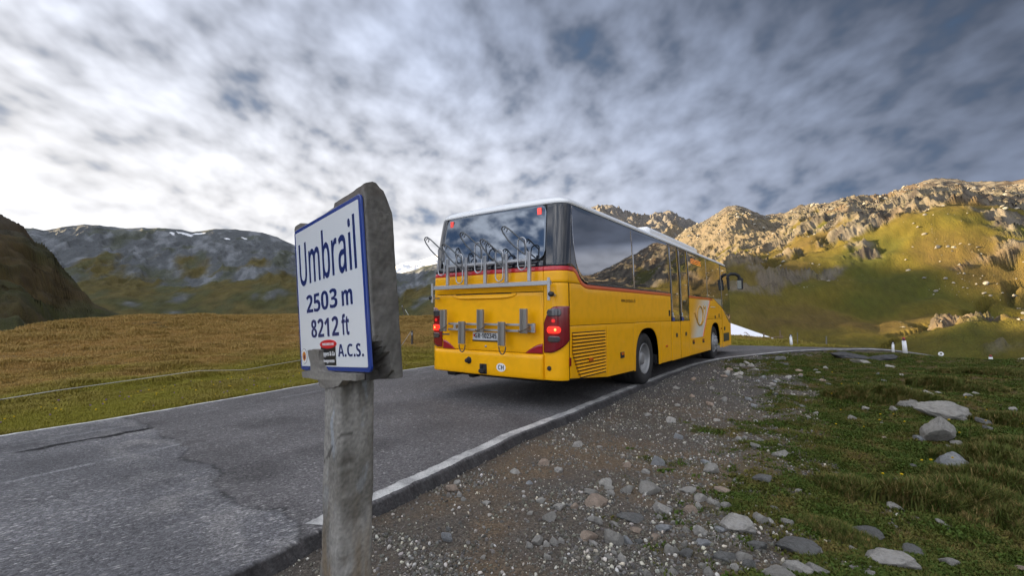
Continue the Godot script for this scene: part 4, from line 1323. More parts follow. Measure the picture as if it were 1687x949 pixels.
func make_rack(bus: Node3D, steel: Material, dull_steel: Material) -> void:
	var st := begin()
	box(st, Transform3D(Basis(), at_back(1.24, 1.795)), Vector3(2.24, 0.062, 0.045), 0.006)
	for t in [0.135, 2.345]:
		box(st, Transform3D(Basis(), at_back(t, 1.71, -3.5)), Vector3(0.04, 0.31, 0.02), 0.004)
		box(st, Transform3D(Basis(), at_back(t, 1.63, -3.4)), Vector3(0.03, 0.03, 0.16), 0.004)
	var rack := part(bus, "bicycle_rack", done(st), steel)
	for t in [0.135, 2.345]:
		st = begin()
		lathe(st, Transform3D(Basis(Vector3.RIGHT, PI / 2), at_back(t + (0.03 if t > 1 else -0.03), 1.64, -3.49)), [[0.0, 0.03], [0.032, 0.03], [0.036, 0.0], [0.036, -0.03], [0.0, -0.03]], 14)
		part(rack, "end_stop", done(st), plain(Color(0.02, 0.02, 0.02), 0.5))
	st = begin()
	box(st, Transform3D(Basis(), at_back(1.25, 2.135, -3.455)), Vector3(1.58, 0.042, 0.03), 0.005)
	part(rack, "upper_bar", done(st), steel)
	for k in 5:
		var t: float = [2.035, 1.645, 1.265, 0.868, 0.47][k]
		var raised := k % 2 == 0
		st = begin()
		box(st, Transform3D(Basis(), at_back(t, 2.04, -3.465)), Vector3(0.048, 0.42, 0.04), 0.004)
		var up := part(rack, "upright", done(st), steel)
		# hanging loop of steel rod
		var dy := 0.0 if raised else -0.145
		st = begin()
		var loop := PackedVector3Array()
		for q in 33:
			var a := TAU * q / 32
			var cy := 2.38 if sin(a) > 0 else 2.06
			loop.append(at_back(t + 0.09 + cos(a) * 0.068, cy + sin(a) * 0.07 + dy, -3.52))
		tube(st, loop, 0.0105, 8, -1.0, false)
		part(up, "loop", done(st), steel)
		# slanted clamp arm: a long bent rod with a curl at its free end
		st = begin()
		var arm := PackedVector3Array()
		for q in [[0.04, 2.21, 0.0], [0.18, 2.32, 0.03], [0.275, 2.42, 0.06], [0.345, 2.53, 0.09], [0.362, 2.585, 0.1], [0.345, 2.615, 0.1], [0.3, 2.615, 0.1], [0.24, 2.57, 0.08], [0.12, 2.455, 0.04], [0.04, 2.385, 0.01], [0.025, 2.33, 0.0], [0.025, 2.2, 0.0]]:
			arm.append(at_back(t + q[0], q[1] + dy, -3.53 - q[2]))
		tube(st, arm, 0.0105, 8)
		var curl := PackedVector3Array()
		for q in 9:
			var a := PI * 1.4 * q / 8.0
			curl.append(at_back(t + 0.29 + cos(a) * 0.028, 2.565 + sin(a) * 0.03 + dy, -3.63))
		tube(st, curl, 0.008, 6)
		part(up, "clamp_arm", done(st), plain(Color(0.1, 0.105, 0.11), 0.4, 0.6))
	# lower carrier: two rails and five wheel trays
	st = begin()
	for y in [1.217, 1.13]:
		box(st, Transform3D(Basis(), at_back(1.21, y, -3.44)), Vector3(1.64, 0.032, 0.03), 0.004)
	box(st, Transform3D(Basis(), at_back(0.42, 1.175, -3.45)), Vector3(0.06, 0.13, 0.03), 0.004)
	for t in [0.55, 1.9]:
		box(st, Transform3D(Basis(), at_back(t, 1.175, -3.4)), Vector3(0.05, 0.12, 0.1), 0.004)
	var carrier := part(bus, "wheel_carrier", done(st), steel)
	for k in 5:
		var t: float = [2.07, 1.68, 1.31, 0.915, 0.53][k]
		var y: float = [1.27, 1.085, 1.267, 1.085, 1.272][k]
		st = begin()
		box(st, Transform3D(Basis(), at_back(t, y, -3.49)), Vector3(0.085, 0.345, 0.012), 0.003)
		for sx in [-1.0, 1.0]:
			box(st, Transform3D(Basis(Vector3.UP, -0.25 * sx), at_back(t + sx * 0.046, y, -3.515)), Vector3(0.01, 0.345, 0.06), 0.003)
		var tray := part(carrier, "wheel_tray", done(st), dull_steel)
		st = begin()
		var strap := PackedVector3Array()
		var sy := y - (0.19 if k % 2 == 1 else 0.1)
		for q in 17:
			var a := PI * q / 16.0
			if k % 2 == 1:
				strap.append(at_back(t - cos(a) * 0.06 - 0.025, sy + 0.01 - sin(a) * 0.11, -3.54))
			else:
				strap.append(at_back(t + cos(a) * 0.09 - 0.02, sy - sin(a) * 0.03 + cos(a) * -0.03, -3.55 - sin(a) * 0.02))
		tube(st, strap, 0.009, 6)
		part(tray, "strap", done(st), plain(Color(0.1, 0.07, 0.045), 0.6))

# ---------------------------------------------------------------- the pass sign
func shade(c: Color, p: Vector3, n: FastNoiseLite, amount: float) -> Color:
	return c * (1.0 + n.get_noise_3d(p.x, p.y, p.z) * amount)

# an outline given per depth layer -> a closed block; layer(k) returns [PackedVector2Array, z]
func block(layers: Array, tint: Callable) -> ArrayMesh:
	var st := begin()
	st.set_smooth_group(-1)
	var area := 0.0
	var first: PackedVector2Array = layers[0][0]
	for i in first.size():
		area += first[i].cross(first[(i + 1) % first.size()])
	if area < 0.0:
		for l in layers:
			var turned: PackedVector2Array = (l[0] as PackedVector2Array).duplicate()
			turned.reverse()
			l[0] = turned
	var put := func(v: Vector3) -> void:
		st.set_color(tint.call(v))
		st.add_vertex(v)
	for k in layers.size() - 1:
		var a: PackedVector2Array = layers[k][0]
		var b: PackedVector2Array = layers[k + 1][0]
		var za: float = layers[k][1]
		var zb: float = layers[k + 1][1]
		for i in a.size():
			var j := (i + 1) % a.size()
			var q := [Vector3(a[i].x, a[i].y, za), Vector3(b[i].x, b[i].y, zb), Vector3(b[j].x, b[j].y, zb), Vector3(a[j].x, a[j].y, za)]
			for v in [0, 2, 1, 0, 3, 2]:
				put.call(q[v])
	for end in [0, layers.size() - 1]:
		var o: PackedVector2Array = layers[end][0]
		var t := Geometry2D.triangulate_polygon(o)
		for i in range(0, t.size(), 3):
			var ccw := (o[t[i + 1]] - o[t[i]]).cross(o[t[i + 2]] - o[t[i]]) > 0.0
			for v in ([0, 2, 1] if ccw == (end == 0) else [0, 1, 2]):
				put.call(Vector3(o[t[i + v]].x, o[t[i + v]].y, layers[end][1]))
	return done(st)

func dense(outline: Array, step: float) -> PackedVector2Array:
	var out := PackedVector2Array()
	for i in outline.size():
		var a := Vector2(outline[i][0], outline[i][1])
		var b := Vector2(outline[(i + 1) % outline.size()][0], outline[(i + 1) % outline.size()][1])
		var k := maxi(int(a.distance_to(b) / step), 1)
		for q in k:
			out.append(a.lerp(b, float(q) / k))
	return out

func make_sign() -> void:
	var rough := noise(61, 14.0, 4)
	var blot := noise(62, 5.0, 4)
	var fine := noise(63, 60.0, 3)
	var root := thing("pass_sign", Vector3(-0.673, -0.12, -1.738))
	tag(root, "weathered concrete post with white enamel pass sign lettered in blue", "road sign")
	var turn := Transform3D(Basis.from_euler(Vector3(0.046, -0.8057, 0.0723)), Vector3(-0.7007, 1.4625, -1.7446) - root.position)
	# the slab behind the plate
	var tint := func(v: Vector3) -> Color:
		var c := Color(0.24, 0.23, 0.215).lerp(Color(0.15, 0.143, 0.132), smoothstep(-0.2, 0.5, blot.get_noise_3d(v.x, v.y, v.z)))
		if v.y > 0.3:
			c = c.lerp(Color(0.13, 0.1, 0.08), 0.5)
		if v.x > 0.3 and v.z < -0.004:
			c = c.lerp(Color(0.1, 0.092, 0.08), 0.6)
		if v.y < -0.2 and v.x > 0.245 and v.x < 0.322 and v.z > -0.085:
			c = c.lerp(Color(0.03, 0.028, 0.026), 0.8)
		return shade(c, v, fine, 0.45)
	var outline := dense([[-0.352, -0.27], [-0.346, -0.13], [-0.352, -0.03], [-0.362, -0.015], [-0.356, 0.1], [-0.35, 0.318], [-0.34, 0.328], [-0.27, 0.33], [-0.215, 0.312], [-0.142, 0.307], [0.0, 0.309], [0.078, 0.311], [0.088, 0.327], [0.2, 0.329], [0.31, 0.331], [0.331, 0.334], [0.331, 0.1], [0.331, -0.1], [0.331, -0.2], [0.331, -0.3], [0.329, -0.331], [0.2, -0.33], [0.0, -0.33], [-0.2, -0.33], [-0.31, -0.31]], 0.018)
	var layers := []
	for z in [0.0, 0.008, 0.02, 0.032, 0.045, 0.058, 0.07, 0.082, 0.093, 0.1]:
		var o := PackedVector2Array()
		for p in outline:
			var q := p
			q += Vector2(rough.get_noise_3d(p.x, p.y, z), rough.get_noise_3d(p.y, p.x, z + 9.0)) * 0.004
			if p.y > 0.25 and p.x > 0.05:
				q.y += table([[0.0, 0.0], [0.03, 0.012], [0.045, 0.007], [0.058, -0.01], [0.07, -0.018], [0.082, -0.042], [0.093, -0.075], [0.1, -0.09]], z, 1)
			if p.x > 0.25 and p.y < -0.19:
				var cut := table([[-0.331, 0.066], [-0.289, 0.06], [-0.24, 0.035], [-0.19, 0.0]], p.y, 1)
				q.x -= (p.x - 0.25) * 0.85 * smoothstep(-0.004, 0.022, cut - z + rough.get_noise_2d(p.y * 2.0, z * 2.0) * 0.02)
			if z > 0.096 or z < 0.003:
				q *= 0.995
			o.append(q)
		layers.append([o, -z - 0.003])
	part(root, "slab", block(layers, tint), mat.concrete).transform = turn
	# the enamel plate: blue rim and white field
	var blue := sheet(Color(0.006, 0.036, 0.24), 0.22, 0.0, 0.4)
	var enamel := sheet(Color(0.74, 0.77, 0.8), 0.2, 0.0, 0.5)
	var round_rect := func(hx: float, hy: float, r: float) -> PackedVector2Array:
		var out := PackedVector2Array()
		for c in [[1, 1, 0.0], [-1, 1, 0.5], [-1, -1, 1.0], [1, -1, 1.5]]:
			for k in 7:
				var a: float = (c[2] + 0.5 * k / 6.0) * PI
				out.append(Vector2((hx - r) * c[0] + cos(a) * r, (hy - r) * c[1] + sin(a) * r))
		return out
	var white_tint := func(_v: Vector3) -> Color:
		return Color.WHITE
	var rim: PackedVector2Array = round_rect.call(0.3215, 0.301, 0.02)
	var rim_in: PackedVector2Array = round_rect.call(0.319, 0.2985, 0.018)
	var plate := part(root, "plate", block([[rim_in, 0.008], [rim, 0.006], [rim, 0.0]], white_tint), blue)
	plate.transform = turn
	var field_o: PackedVector2Array = round_rect.call(0.303, 0.284, 0.006)
	part(plate, "white_field", block([[field_o, 0.0092], [field_o, 0.006]], white_tint), enamel)
	var ink := sheet(Color(0.004, 0.022, 0.14), 0.25, 0.0, 0.3)
	var z := 0.0095
	var write := func(words: String, cap: float, a0: float, a1: float, base: float, bold: bool, m: Material) -> void:
		var o := lettering(plate, "lettering", words, cap, Transform3D(), m, 1.0, bold, 0.0012)
		var box_of := o.mesh.get_aabb()
		var f := (a1 - a0) / box_of.size.x
		o.transform = Transform3D(Basis.from_scale(Vector3(f, 1, 1)), Vector3((a0 + a1) * 0.5 - (box_of.position.x + box_of.size.x * 0.5) * f, 0, z))
		# stand the letters on the base line: measure a plain capital of the same size
		var cap_mesh := TextMesh.new()
		cap_mesh.font = (o.mesh as TextMesh).font
		cap_mesh.text = "H"
		cap_mesh.font_size = 64
		cap_mesh.pixel_size = (o.mesh as TextMesh).pixel_size
		var low := cap_mesh.get_aabb().position.y
		var tall := cap_mesh.get_aabb().size.y
		o.scale.y = cap / tall
		o.position.y = base - low * cap / tall
	write.call("Umbrail", 0.178, -0.272, 0.27, 0.053, false, ink)
	write.call("2503", 0.071, -0.214, 0.094, -0.066, true, ink)
	write.call("m", 0.071, 0.133, 0.22, -0.066, true, ink)
	write.call("8212", 0.071, -0.175, 0.092, -0.17, true, ink)
	write.call("ft", 0.071, 0.119, 0.18, -0.17, true, ink)
	write.call("A.C.S.", 0.044, 0.075, 0.281, -0.247, true, ink)
	# stickers
	var st := begin()
	box(st, Transform3D(Basis(), Vector3(-0.015, -0.244, 0.0098)), Vector3(0.137, 0.071, 0.0012), 0.0004)
	var sticker := part(plate, "black_sticker", done(st), sheet(Color(0.012, 0.012, 0.014), 0.35))
	var oval := PackedVector2Array()
	for k in 32:
		oval.append(Vector2(cos(TAU * k / 32) * 0.078 - 0.012, sin(TAU * k / 32) * 0.0165 - 0.199))
	part(sticker, "red_oval", block([[oval, 0.0112], [oval, 0.009]], white_tint), sheet(Color(0.6, 0.01, 0.02), 0.35))
	var pale := sheet(Color(0.7, 0.7, 0.7), 0.4)
	write.call("TWEEWIELERS", 0.009, -0.066, 0.044, -0.2035, true, pale)
	write.call("Luppes & Co", 0.016, -0.078, 0.049, -0.243, true, pale)
	write.call("Hoogeveen", 0.012, -0.064, 0.042, -0.268, true, pale)
	for k in 2:
		for c in plate.get_children():
			if c is MeshInstance3D and c.mesh is TextMesh and (c.mesh as TextMesh).text in ["TWEEWIELERS", "Luppes & Co", "Hoogeveen"]:
				c.position.z = 0.0116
	var disc := func(r: float, at: Vector2, zz: float) -> ArrayMesh:
		var o := PackedVector2Array()
		for k in 28:
			o.append(at + Vector2(cos(TAU * k / 28), sin(TAU * k / 28)) * r)
		return block([[o, zz], [o, 0.009]], white_tint)
	var badge := part(plate, "round_sticker", disc.call(0.0315, Vector2(-0.267, -0.243), 0.0098), sheet(Color(0.02, 0.02, 0.06), 0.4))
	part(badge, "white_ring", disc.call(0.0295, Vector2(-0.267, -0.243), 0.0102), pale)
	part(badge, "orange_disc", disc.call(0.019, Vector2(-0.267, -0.243), 0.0106), sheet(Color(0.55, 0.2, 0.01), 0.4))
	part(badge, "dark_emblem", disc.call(0.009, Vector2(-0.264, -0.246), 0.011), sheet(Color(0.12, 0.02, 0.05), 0.4))
	# concrete lip that holds the plate: the broken tongue on the left and the ledge below
	var lip := dense([[-0.276, -0.303], [-0.2, -0.3], [-0.178, -0.297], [-0.176, -0.27], [-0.19, -0.245], [-0.2, -0.219], [-0.14, -0.214], [-0.084, -0.219], [-0.087, -0.26], [-0.074, -0.285], [-0.056, -0.3], [0.0, -0.305], [0.12, -0.303], [0.23, -0.304], [0.228, -0.326], [0.12, -0.328], [0.08, -0.35], [0.0, -0.36], [-0.085, -0.36], [-0.11, -0.334], [-0.18, -0.33], [-0.272, -0.328]], 0.02)
	layers = []
	for zz in [0.03, 0.027, 0.02, 0.011, 0.0]:
		var o := PackedVector2Array()
		for p in lip:
			var q := p + Vector2(0.028, 0) + Vector2(rough.get_noise_3d(p.x * 2.0, p.y * 2.0, zz), rough.get_noise_3d(p.y * 2.0, p.x * 2.0, zz + 9.0)) * 0.004
			if p.y < -0.3 and p.y > -0.32 and absf(p.x) > 0.1:
				q.y -= 0.001
			o.append(q)
		layers.append([o, zz])
	part(root, "lip", block(layers, func(v): return shade(Color(0.25, 0.235, 0.21), v, fine, 0.5).lerp(Color(0.13, 0.11, 0.085), 0.5 * smoothstep(0.0, 0.5, blot.get_noise_3d(v.x * 2.0, v.y * 2.0, v.z)))), mat.concrete).transform = turn
	# the post
	var upright := Transform3D(Basis.from_euler(Vector3(0, -0.8057, 0)), Vector3(0, 1.2542, 0))
	var pos := PackedVector3Array()
	var col := PackedColorArray()
	var nu := 97
	var nv := 140
	for j in nv:
		var y := lerpf(-1.42, 0.008, float(j) / (nv - 1))
		for i in nu:
			# walk round a rectangle with bevelled corners
			var a := TAU * i / (nu - 1)
			var d := Vector2(cos(a), sin(a))
			var k := pow(pow(absf(d.x), 9.0) + pow(absf(d.y), 9.0), -1.0 / 9.0)
			var w := lerpf(0.082, 0.08, float(j) / (nv - 1))
			var p := Vector3(0.034 + d.x * k * w, y, -0.046 + d.y * k * 0.068)
			var n := rough.get_noise_3d(p.x * 0.5, y * 0.5, p.z * 0.5)
			p.x += d.x * n * 0.007
			p.z += d.y * n * 0.006
			# a bite out of the front right edge under the slab, and a chipped arris lower down
			var bite := smoothstep(0.55, 0.95, d.x) * smoothstep(0.0, 0.6, d.y)
			bite *= 0.8 * smoothstep(-0.2, -0.06, y) + 0.35 * smoothstep(0.1, 0.4, blot.get_noise_2d(y * 2.0, 3.0))
			p -= Vector3(0.03, 0, 0.016) * bite
			pos.append(p)
			var c := Color(0.3, 0.287, 0.262).lerp(Color(0.19, 0.18, 0.16), smoothstep(-0.25, 0.45, blot.get_noise_3d(p.x * 1.2, y * 0.6, p.z * 1.2)))
			c = c.lerp(Color(0.2, 0.14, 0.075), 0.65 * smoothstep(-0.3, -0.75, y) * smoothstep(-0.15, 0.4, blot.get_noise_3d(p.x * 2.5, y * 0.5 + 5.0, p.z * 2.5)))
			c = c.lerp(Color(0.34, 0.37, 0.4), 0.75 * smoothstep(0.22, 0.4, blot.get_noise_3d(p.x * 2.2 + 3.0, y * 0.8, p.z * 2.2)) * smoothstep(-0.65, -0.1, y))
			var crack := absf(y + 0.27 - (p.x - 0.017) * 0.9 - rough.get_noise_2d(p.x, y) * 0.03)
			if d.y > 0.3 and crack < 0.006:
				c = c.lerp(Color(0.05, 0.045, 0.04), 0.7)
			col.append(shade(c, p, fine, 0.45))
	part(root, "post", grid_mesh(nu, nv, pos, col, Vector3.BACK), mat.concrete).transform = upright

# ---------------------------------------------------------------- stones
func ball(level: int) -> Array:
	var v := PackedVector3Array()
	var f := []
	var g := (1.0 + sqrt(5.0)) / 2.0
	for p in [[-1, g, 0], [1, g, 0], [-1, -g, 0], [1, -g, 0], [0, -1, g], [0, 1, g], [0, -1, -g], [0, 1, -g], [g, 0, -1], [g, 0, 1], [-g, 0, -1], [-g, 0, 1]]:
		v.append(Vector3(p[0], p[1], p[2]).normalized())
	f = [[0, 11, 5], [0, 5, 1], [0, 1, 7], [0, 7, 10], [0, 10, 11], [1, 5, 9], [5, 11, 4], [11, 10, 2], [10, 7, 6], [7, 1, 8], [3, 9, 4], [3, 4, 2], [3, 2, 6], [3, 6, 8], [3, 8, 9], [4, 9, 5], [2, 4, 11], [6, 2, 10], [8, 6, 7], [9, 8, 1]]
	for l in level:
		var mid := {}
		var next := []
		for t in f:
			var m := []
			for e in 3:
				var a: int = mini(t[e], t[(e + 1) % 3])
				var b: int = maxi(t[e], t[(e + 1) % 3])
				var key := a * 100000 + b
				if not mid.has(key):
					mid[key] = v.size()
					v.append(((v[a] + v[b]) * 0.5).normalized())
				m.append(mid[key])
			next.append_array([[t[0], m[0], m[2]], [t[1], m[1], m[0]], [t[2], m[2], m[1]], [m[0], m[1], m[2]]])
		f = next
	return [v, f]

# a stone of unit half-size; sharp > 0 cuts flat faces into it
func stone_mesh(seed_value: int, level: int, cuts: int, sharp: float) -> ArrayMesh:
	var r := RandomNumberGenerator.new()
	r.seed = seed_value
	var b := ball(level)
	var v: PackedVector3Array = b[0]
	var n := noise(seed_value, 0.9, 3)
	var planes := []
	for k in cuts:
		planes.append([Vector3(r.randf_range(-1, 1), r.randf_range(-0.7, 1), r.randf_range(-1, 1)).normalized(), r.randf_range(0.42, 0.8)])
	for i in v.size():
		var p := v[i] * (1.0 + 0.22 * n.get_noise_3d(v[i].x, v[i].y, v[i].z))
		for q in planes:
			var over: float = p.dot(q[0]) - q[1]
			if over > 0.0:
				p -= q[0] * over * sharp
		p *= 1.0 + 0.08 * n.get_noise_3d(v[i].x * 3.5, v[i].y * 3.5, v[i].z * 3.5) + 0.055 * absf(n.get_noise_3d(v[i].x * 9.0, v[i].y * 9.0, v[i].z * 9.0))
		v[i] = p
	var lo := v[0]
	var hi := v[0]
	for p in v:
		lo = lo.min(p)
		hi = hi.max(p)
	var st := begin()
	st.set_smooth_group(0 if level > 1 else -1)
	for t in b[1]:
		for k in [0, 2, 1]:
			var p := (v[t[k]] - (lo + hi) * 0.5) / ((hi - lo) * 0.5)
			var m := clampf(0.93 + 0.3 * n.get_noise_3d(p.x * 2.0 + 7.0, p.y * 2.0, p.z * 2.0) + 0.4 * n.get_noise_3d(p.x * 9.0 + 7.0, p.y * 9.0, p.z * 9.0), 0.4, 1.05)
			st.set_color(Color(m, m * 0.985, m * 0.96))
			st.add_vertex(p)
	return done(st)

var stone_shapes := []
var stone_tones := []

func stone(x: float, f: float, w: float, h: float, tone: int, label: String, group: String, sink := 0.4, tall := false) -> void:
	var called := "boulder" if w > 0.29 else "stone"
	var o := part(self, called, stone_shapes[rng.randi_range(0, stone_shapes.size() - 1)], stone_tones[tone])
	var ground: float = land(x, f)[0]
	var half := Vector3(w * 0.5, h * (0.5 + sink * 0.5) * 1.1, w * rng.randf_range(0.33, 0.5))
	var face := atan2(-x, f)
	var b := Basis.from_euler(Vector3(rng.randf_range(-0.2, 0.2), face + rng.randf_range(-0.35, 0.35), rng.randf_range(-0.22, 0.22)))
	o.transform = Transform3D(b * Basis.from_scale(half), Vector3(x, ground + half.y * (1.0 - 2.0 * sink), -f))
	if group != "":
		label = label.replace("TONE", ["whitish", "mid grey", "dark grey", "pinkish brown", "bluish grey", "blackish"][tone])
	tag(o, label, "stone", group)

func make_stones() -> void:
	for k in 14:
		stone_shapes.append(stone_mesh(100 + k, 4, 10 + k % 5, 0.97))
	for c in [Color(0.95, 0.91, 0.85), Color(0.74, 0.71, 0.66), Color(0.4, 0.4, 0.39), Color(0.86, 0.68, 0.55), Color(0.68, 0.7, 0.73), Color(0.16, 0.16, 0.165)]:
		var m: StandardMaterial3D = mat.stone.duplicate()
		m.albedo_color = c.linear_to_srgb()
		stone_tones.append(m)
	var verge := "stones along the gravel verge"
	var heap := "stones strewn where the gravel meets the turf"
	# x, forward, width, height, tone
	for s in [
		[1.55, 3.23, 0.24, 0.1, 0, "big white rounded stone at the edge of the gravel, bulkiest pale one there"],
		[0.66, 3.06, 0.14, 0.1, 1, "pointed pyramid shaped grey stone standing up from the gravel"],
		[0.65, 3.67, 0.19, 0.08, 3, "broad flat beige stone at the left end of the stony strip"],
		[1.15, 3.9, 0.19, 0.1, 1, "large grey hump backed stone at the top of the stony strip"],
		[1.13, 3.52, 0.15, 0.07, 0, "long white stone with raised left end amid the stony strip"],
		[0.86, 3.42, 0.2, 0.04, 2, "flat grey slab of stone level with the gravel"],
		[0.51, 3.13, 0.13, 0.055, 3, "orange tinted flat stone left of the pointed pyramid stone"],
		[0.85, 3.23, 0.09, 0.03, 3, "thin orange brown stone behind the pointed pyramid stone"],
		[0.75, 3.06, 0.075, 0.045, 4, "bluish grey stone just right of the pointed pyramid stone"],
		[0.82, 3.06, 0.06, 0.035, 2, "small dark stone beside the bluish grey stone"],
		[1.27, 3.17, 0.1, 0.065, 0, "pale square edged stone left of the big white rounded stone"],
		[1.24, 3.04, 0.11, 0.035, 4, "long pale bluish stone below the pale square edged stone"],
		[1.33, 3.51, 0.115, 0.055, 3, "pinkish rounded stone right of the long white stone"],
		[1.44, 4.62, 0.14, 0.09, 4, "grey stone with pointed top at the upper edge of the gravel"],
		[1.12, 4.54, 0.09, 0.05, 3, "small pinkish white stone left of the grey stone with pointed top"],
		[1.87, 4.39, 0.15, 0.09, 1, "grey wedge shaped stone with dark right side beside a grass tuft"],
		[1.81, 2.99, 0.26, 0.07, 2, "long slanting dark grey slab among grass at the gravel edge"],
		[1.63, 2.69, 0.17, 0.06, 0, "long narrow white stone at the bottom edge of the turf"],
		[1.74, 2.69, 0.13, 0.045, 1, "narrow grey stone right of the long narrow white stone"],
		[1.49, 2.64, 0.19, 0.05, 1, "broad pale stone cut by the bottom edge of the photograph"],
		[2.76, 4.78, 0.16, 0.065, 1, "pale blocky stone alone on short grass beyond the gravel"],
		[2.24, 4.18, 0.18, 0.06, 2, "grey brown stone with sloping dark face on the turf edge"],
		[2.47, 3.26, 0.19, 0.07, 2, "dark stone with pale top lying in short grass"],
		[2.29, 2.85, 0.29, 0.09, 0, "whitish jagged stone, the largest low in the turf"],
		[2.58, 3.0, 0.15, 0.035, 2, "sunken brown grey stone behind the whitish jagged stone"],
		[4.8, 5.45, 0.16, 0.06, 4, "small pale stone leaning against the left of the upright boulder"],
		[6.26, 7.32, 0.3, 0.13, 1, "grey rounded boulder left of the big slab boulder"],
		[7.13, 7.98, 0.29, 0.13, 0, "grey stone capped with white behind the rounded boulder"],
		[4.35, 4.56, 0.32, 0.14, 4, "flat topped block of grey stone below the upright boulder"],
		[9.91, 12.06, 0.25, 0.09, 0, "pale stone near the far grass edge, left of the roadside posts"],
		[14.84, 13.52, 0.55, 0.17, 1, "grey boulder at the far right edge of the turf"],
		[9.86, 13.01, 0.5, 0.14, 1, "low grey boulder in front of the long dark slab"],
		[8.04, 13.81, 0.34, 0.13, 2, "dark stone where the verge narrows by the road"],
		[6.14, 6.03, 0.18, 0.06, 2, "dark half buried stone right of the upright boulder"],
		[-0.43, 3.08, 0.075, 0.06, 4, "single bluish egg shaped stone on bare soil near the sign"],
		[-0.44, 3.23, 0.045, 0.03, 2, "small dark pebble just behind the egg shaped stone"],
		[-0.5, 3.88, 0.1, 0.055, 3, "beige stone at the foot of the asphalt edge"],
		[0.02, 4.35, 0.1, 0.04, 0, "flat white stone alone on the gravel near the road edge"],
		[0.27, 3.4, 0.11, 0.07, 1, "rough pale lump of stone left of the stony strip"],
		[0.22, 3.69, 0.07, 0.04, 0, "white oblong stone above the rough pale lump"],
	]:
		stone(s[0], s[1], s[2], s[3], s[4], s[5], "")
	# the two boulders with a shape of their own
	var b1 := part(self, "boulder", stone_mesh(211, 4, 9, 0.97), stone_tones[1])
	b1.transform = Transform3D(Basis.from_euler(Vector3(0.25, -0.75, -0.42)) * Basis.from_scale(Vector3(0.145, 0.18, 0.13)), Vector3(4.91, land(4.91, 5.35)[0] + 0.11, -5.35))
	tag(b1, "upright grey boulder tilted to the left on the turf", "stone")
	var b2 := part(self, "boulder", stone_mesh(223, 4, 10, 0.97), stone_tones[1])
	b2.transform = Transform3D(Basis.from_euler(Vector3(0.3, -0.7, -0.2)) * Basis.from_scale(Vector3(0.33, 0.13, 0.17)), Vector3(6.03, land(6.03, 6.5)[0] + 0.1, -6.5))
	tag(b2, "big flat slab boulder with a straight top edge on the turf", "stone")
	var b3 := part(self, "boulder", stone_mesh(227, 4, 8, 0.97), stone_tones[5])
	b3.transform = Transform3D(Basis.from_euler(Vector3(0.1, -0.6, -0.1)) * Basis.from_scale(Vector3(0.5, 0.15, 0.3)), Vector3(10.4, land(10.4, 14.19)[0] + 0.05, -14.19))
	tag(b3, "long dark slab boulder with a pale streak by the road bend", "stone")
	var b4 := part(self, "boulder", stone_mesh(229, 3, 8, 0.97), stone_tones[5])
	b4.transform = Transform3D(Basis.from_euler(Vector3(0.1, -0.5, 0.12)) * Basis.from_scale(Vector3(0.4, 0.13, 0.3)), Vector3(11.24, land(11.24, 13.96)[0] + 0.04, -13.96))
	tag(b4, "dark slab boulder right of the long dark slab boulder", "stone")
	for s in [[0.81, 4.06, 0.12, 0.06, 0], [0.82, 3.96, 0.09, 0.04, 0], [0.81, 3.83, 0.065, 0.05, 0], [0.65, 3.88, 0.13, 0.05, 1], [0.95, 3.88, 0.11, 0.07, 1], [1.48, 3.95, 0.14, 0.035, 0], [1.79, 3.99, 0.15, 0.045, 3], [1.52, 3.76, 0.11, 0.065, 0], [1.58, 3.68, 0.1, 0.045, 0], [1.43, 3.59, 0.06, 0.05, 0], [1.61, 3.58, 0.12, 0.05, 1], [0.47, 3.57, 0.06, 0.05, 3], [1.07, 3.41, 0.05, 0.035, 0], [0.61, 3.33, 0.07, 0.05, 1], [0.57, 3.39, 0.06, 0.035, 0], [0.73, 3.32, 0.09, 0.025, 1], [1.04, 3.23, 0.12, 0.04, 4], [1.19, 3.21, 0.055, 0.04, 1], [1.41, 3.19, 0.08, 0.035, 4], [0.98, 2.94, 0.065, 0.055, 1], [1.02, 2.94, 0.045, 0.05, 1], [1.07, 2.91, 0.085, 0.04, 2], [1.1, 3.01, 0.045, 0.045, 1], [0.53, 3.04, 0.07, 0.03, 0], [0.66, 2.84, 0.065, 0.05, 0], [0.59, 2.86, 0.07, 0.03, 1], [0.63, 2.91, 0.035, 0.025, 0], [1.29, 2.84, 0.15, 0.05, 2], [1.39, 2.82, 0.1, 0.05, 1], [1.11, 2.75, 0.05, 0.035, 1], [1.37, 2.73, 0.075, 0.055, 2], [1.27, 2.7, 0.05, 0.04, 0], [1.11, 2.66, 0.07, 0.045, 1], [0.92, 2.71, 0.06, 0.035, 1], [0.77, 2.69, 0.045, 0.045, 1], [1.85, 3.35, 0.06, 0.045, 0], [1.56, 3.0, 0.13, 0.045, 2], [1.9, 2.93, 0.06, 0.03, 0], [2.23, 2.91, 0.09, 0.05, 1], [4.45, 4.4, 0.08, 0.025, 0], [2.64, 2.85, 0.11, 0.05, 1], [2.02, 2.67, 0.07, 0.035, 1], [2.21, 3.05, 0.055, 0.03, 0]]:
		stone(s[0], s[1], s[2], s[3], s[4], "small TONE stone in the stony strip between grey gravel and turf", heap)
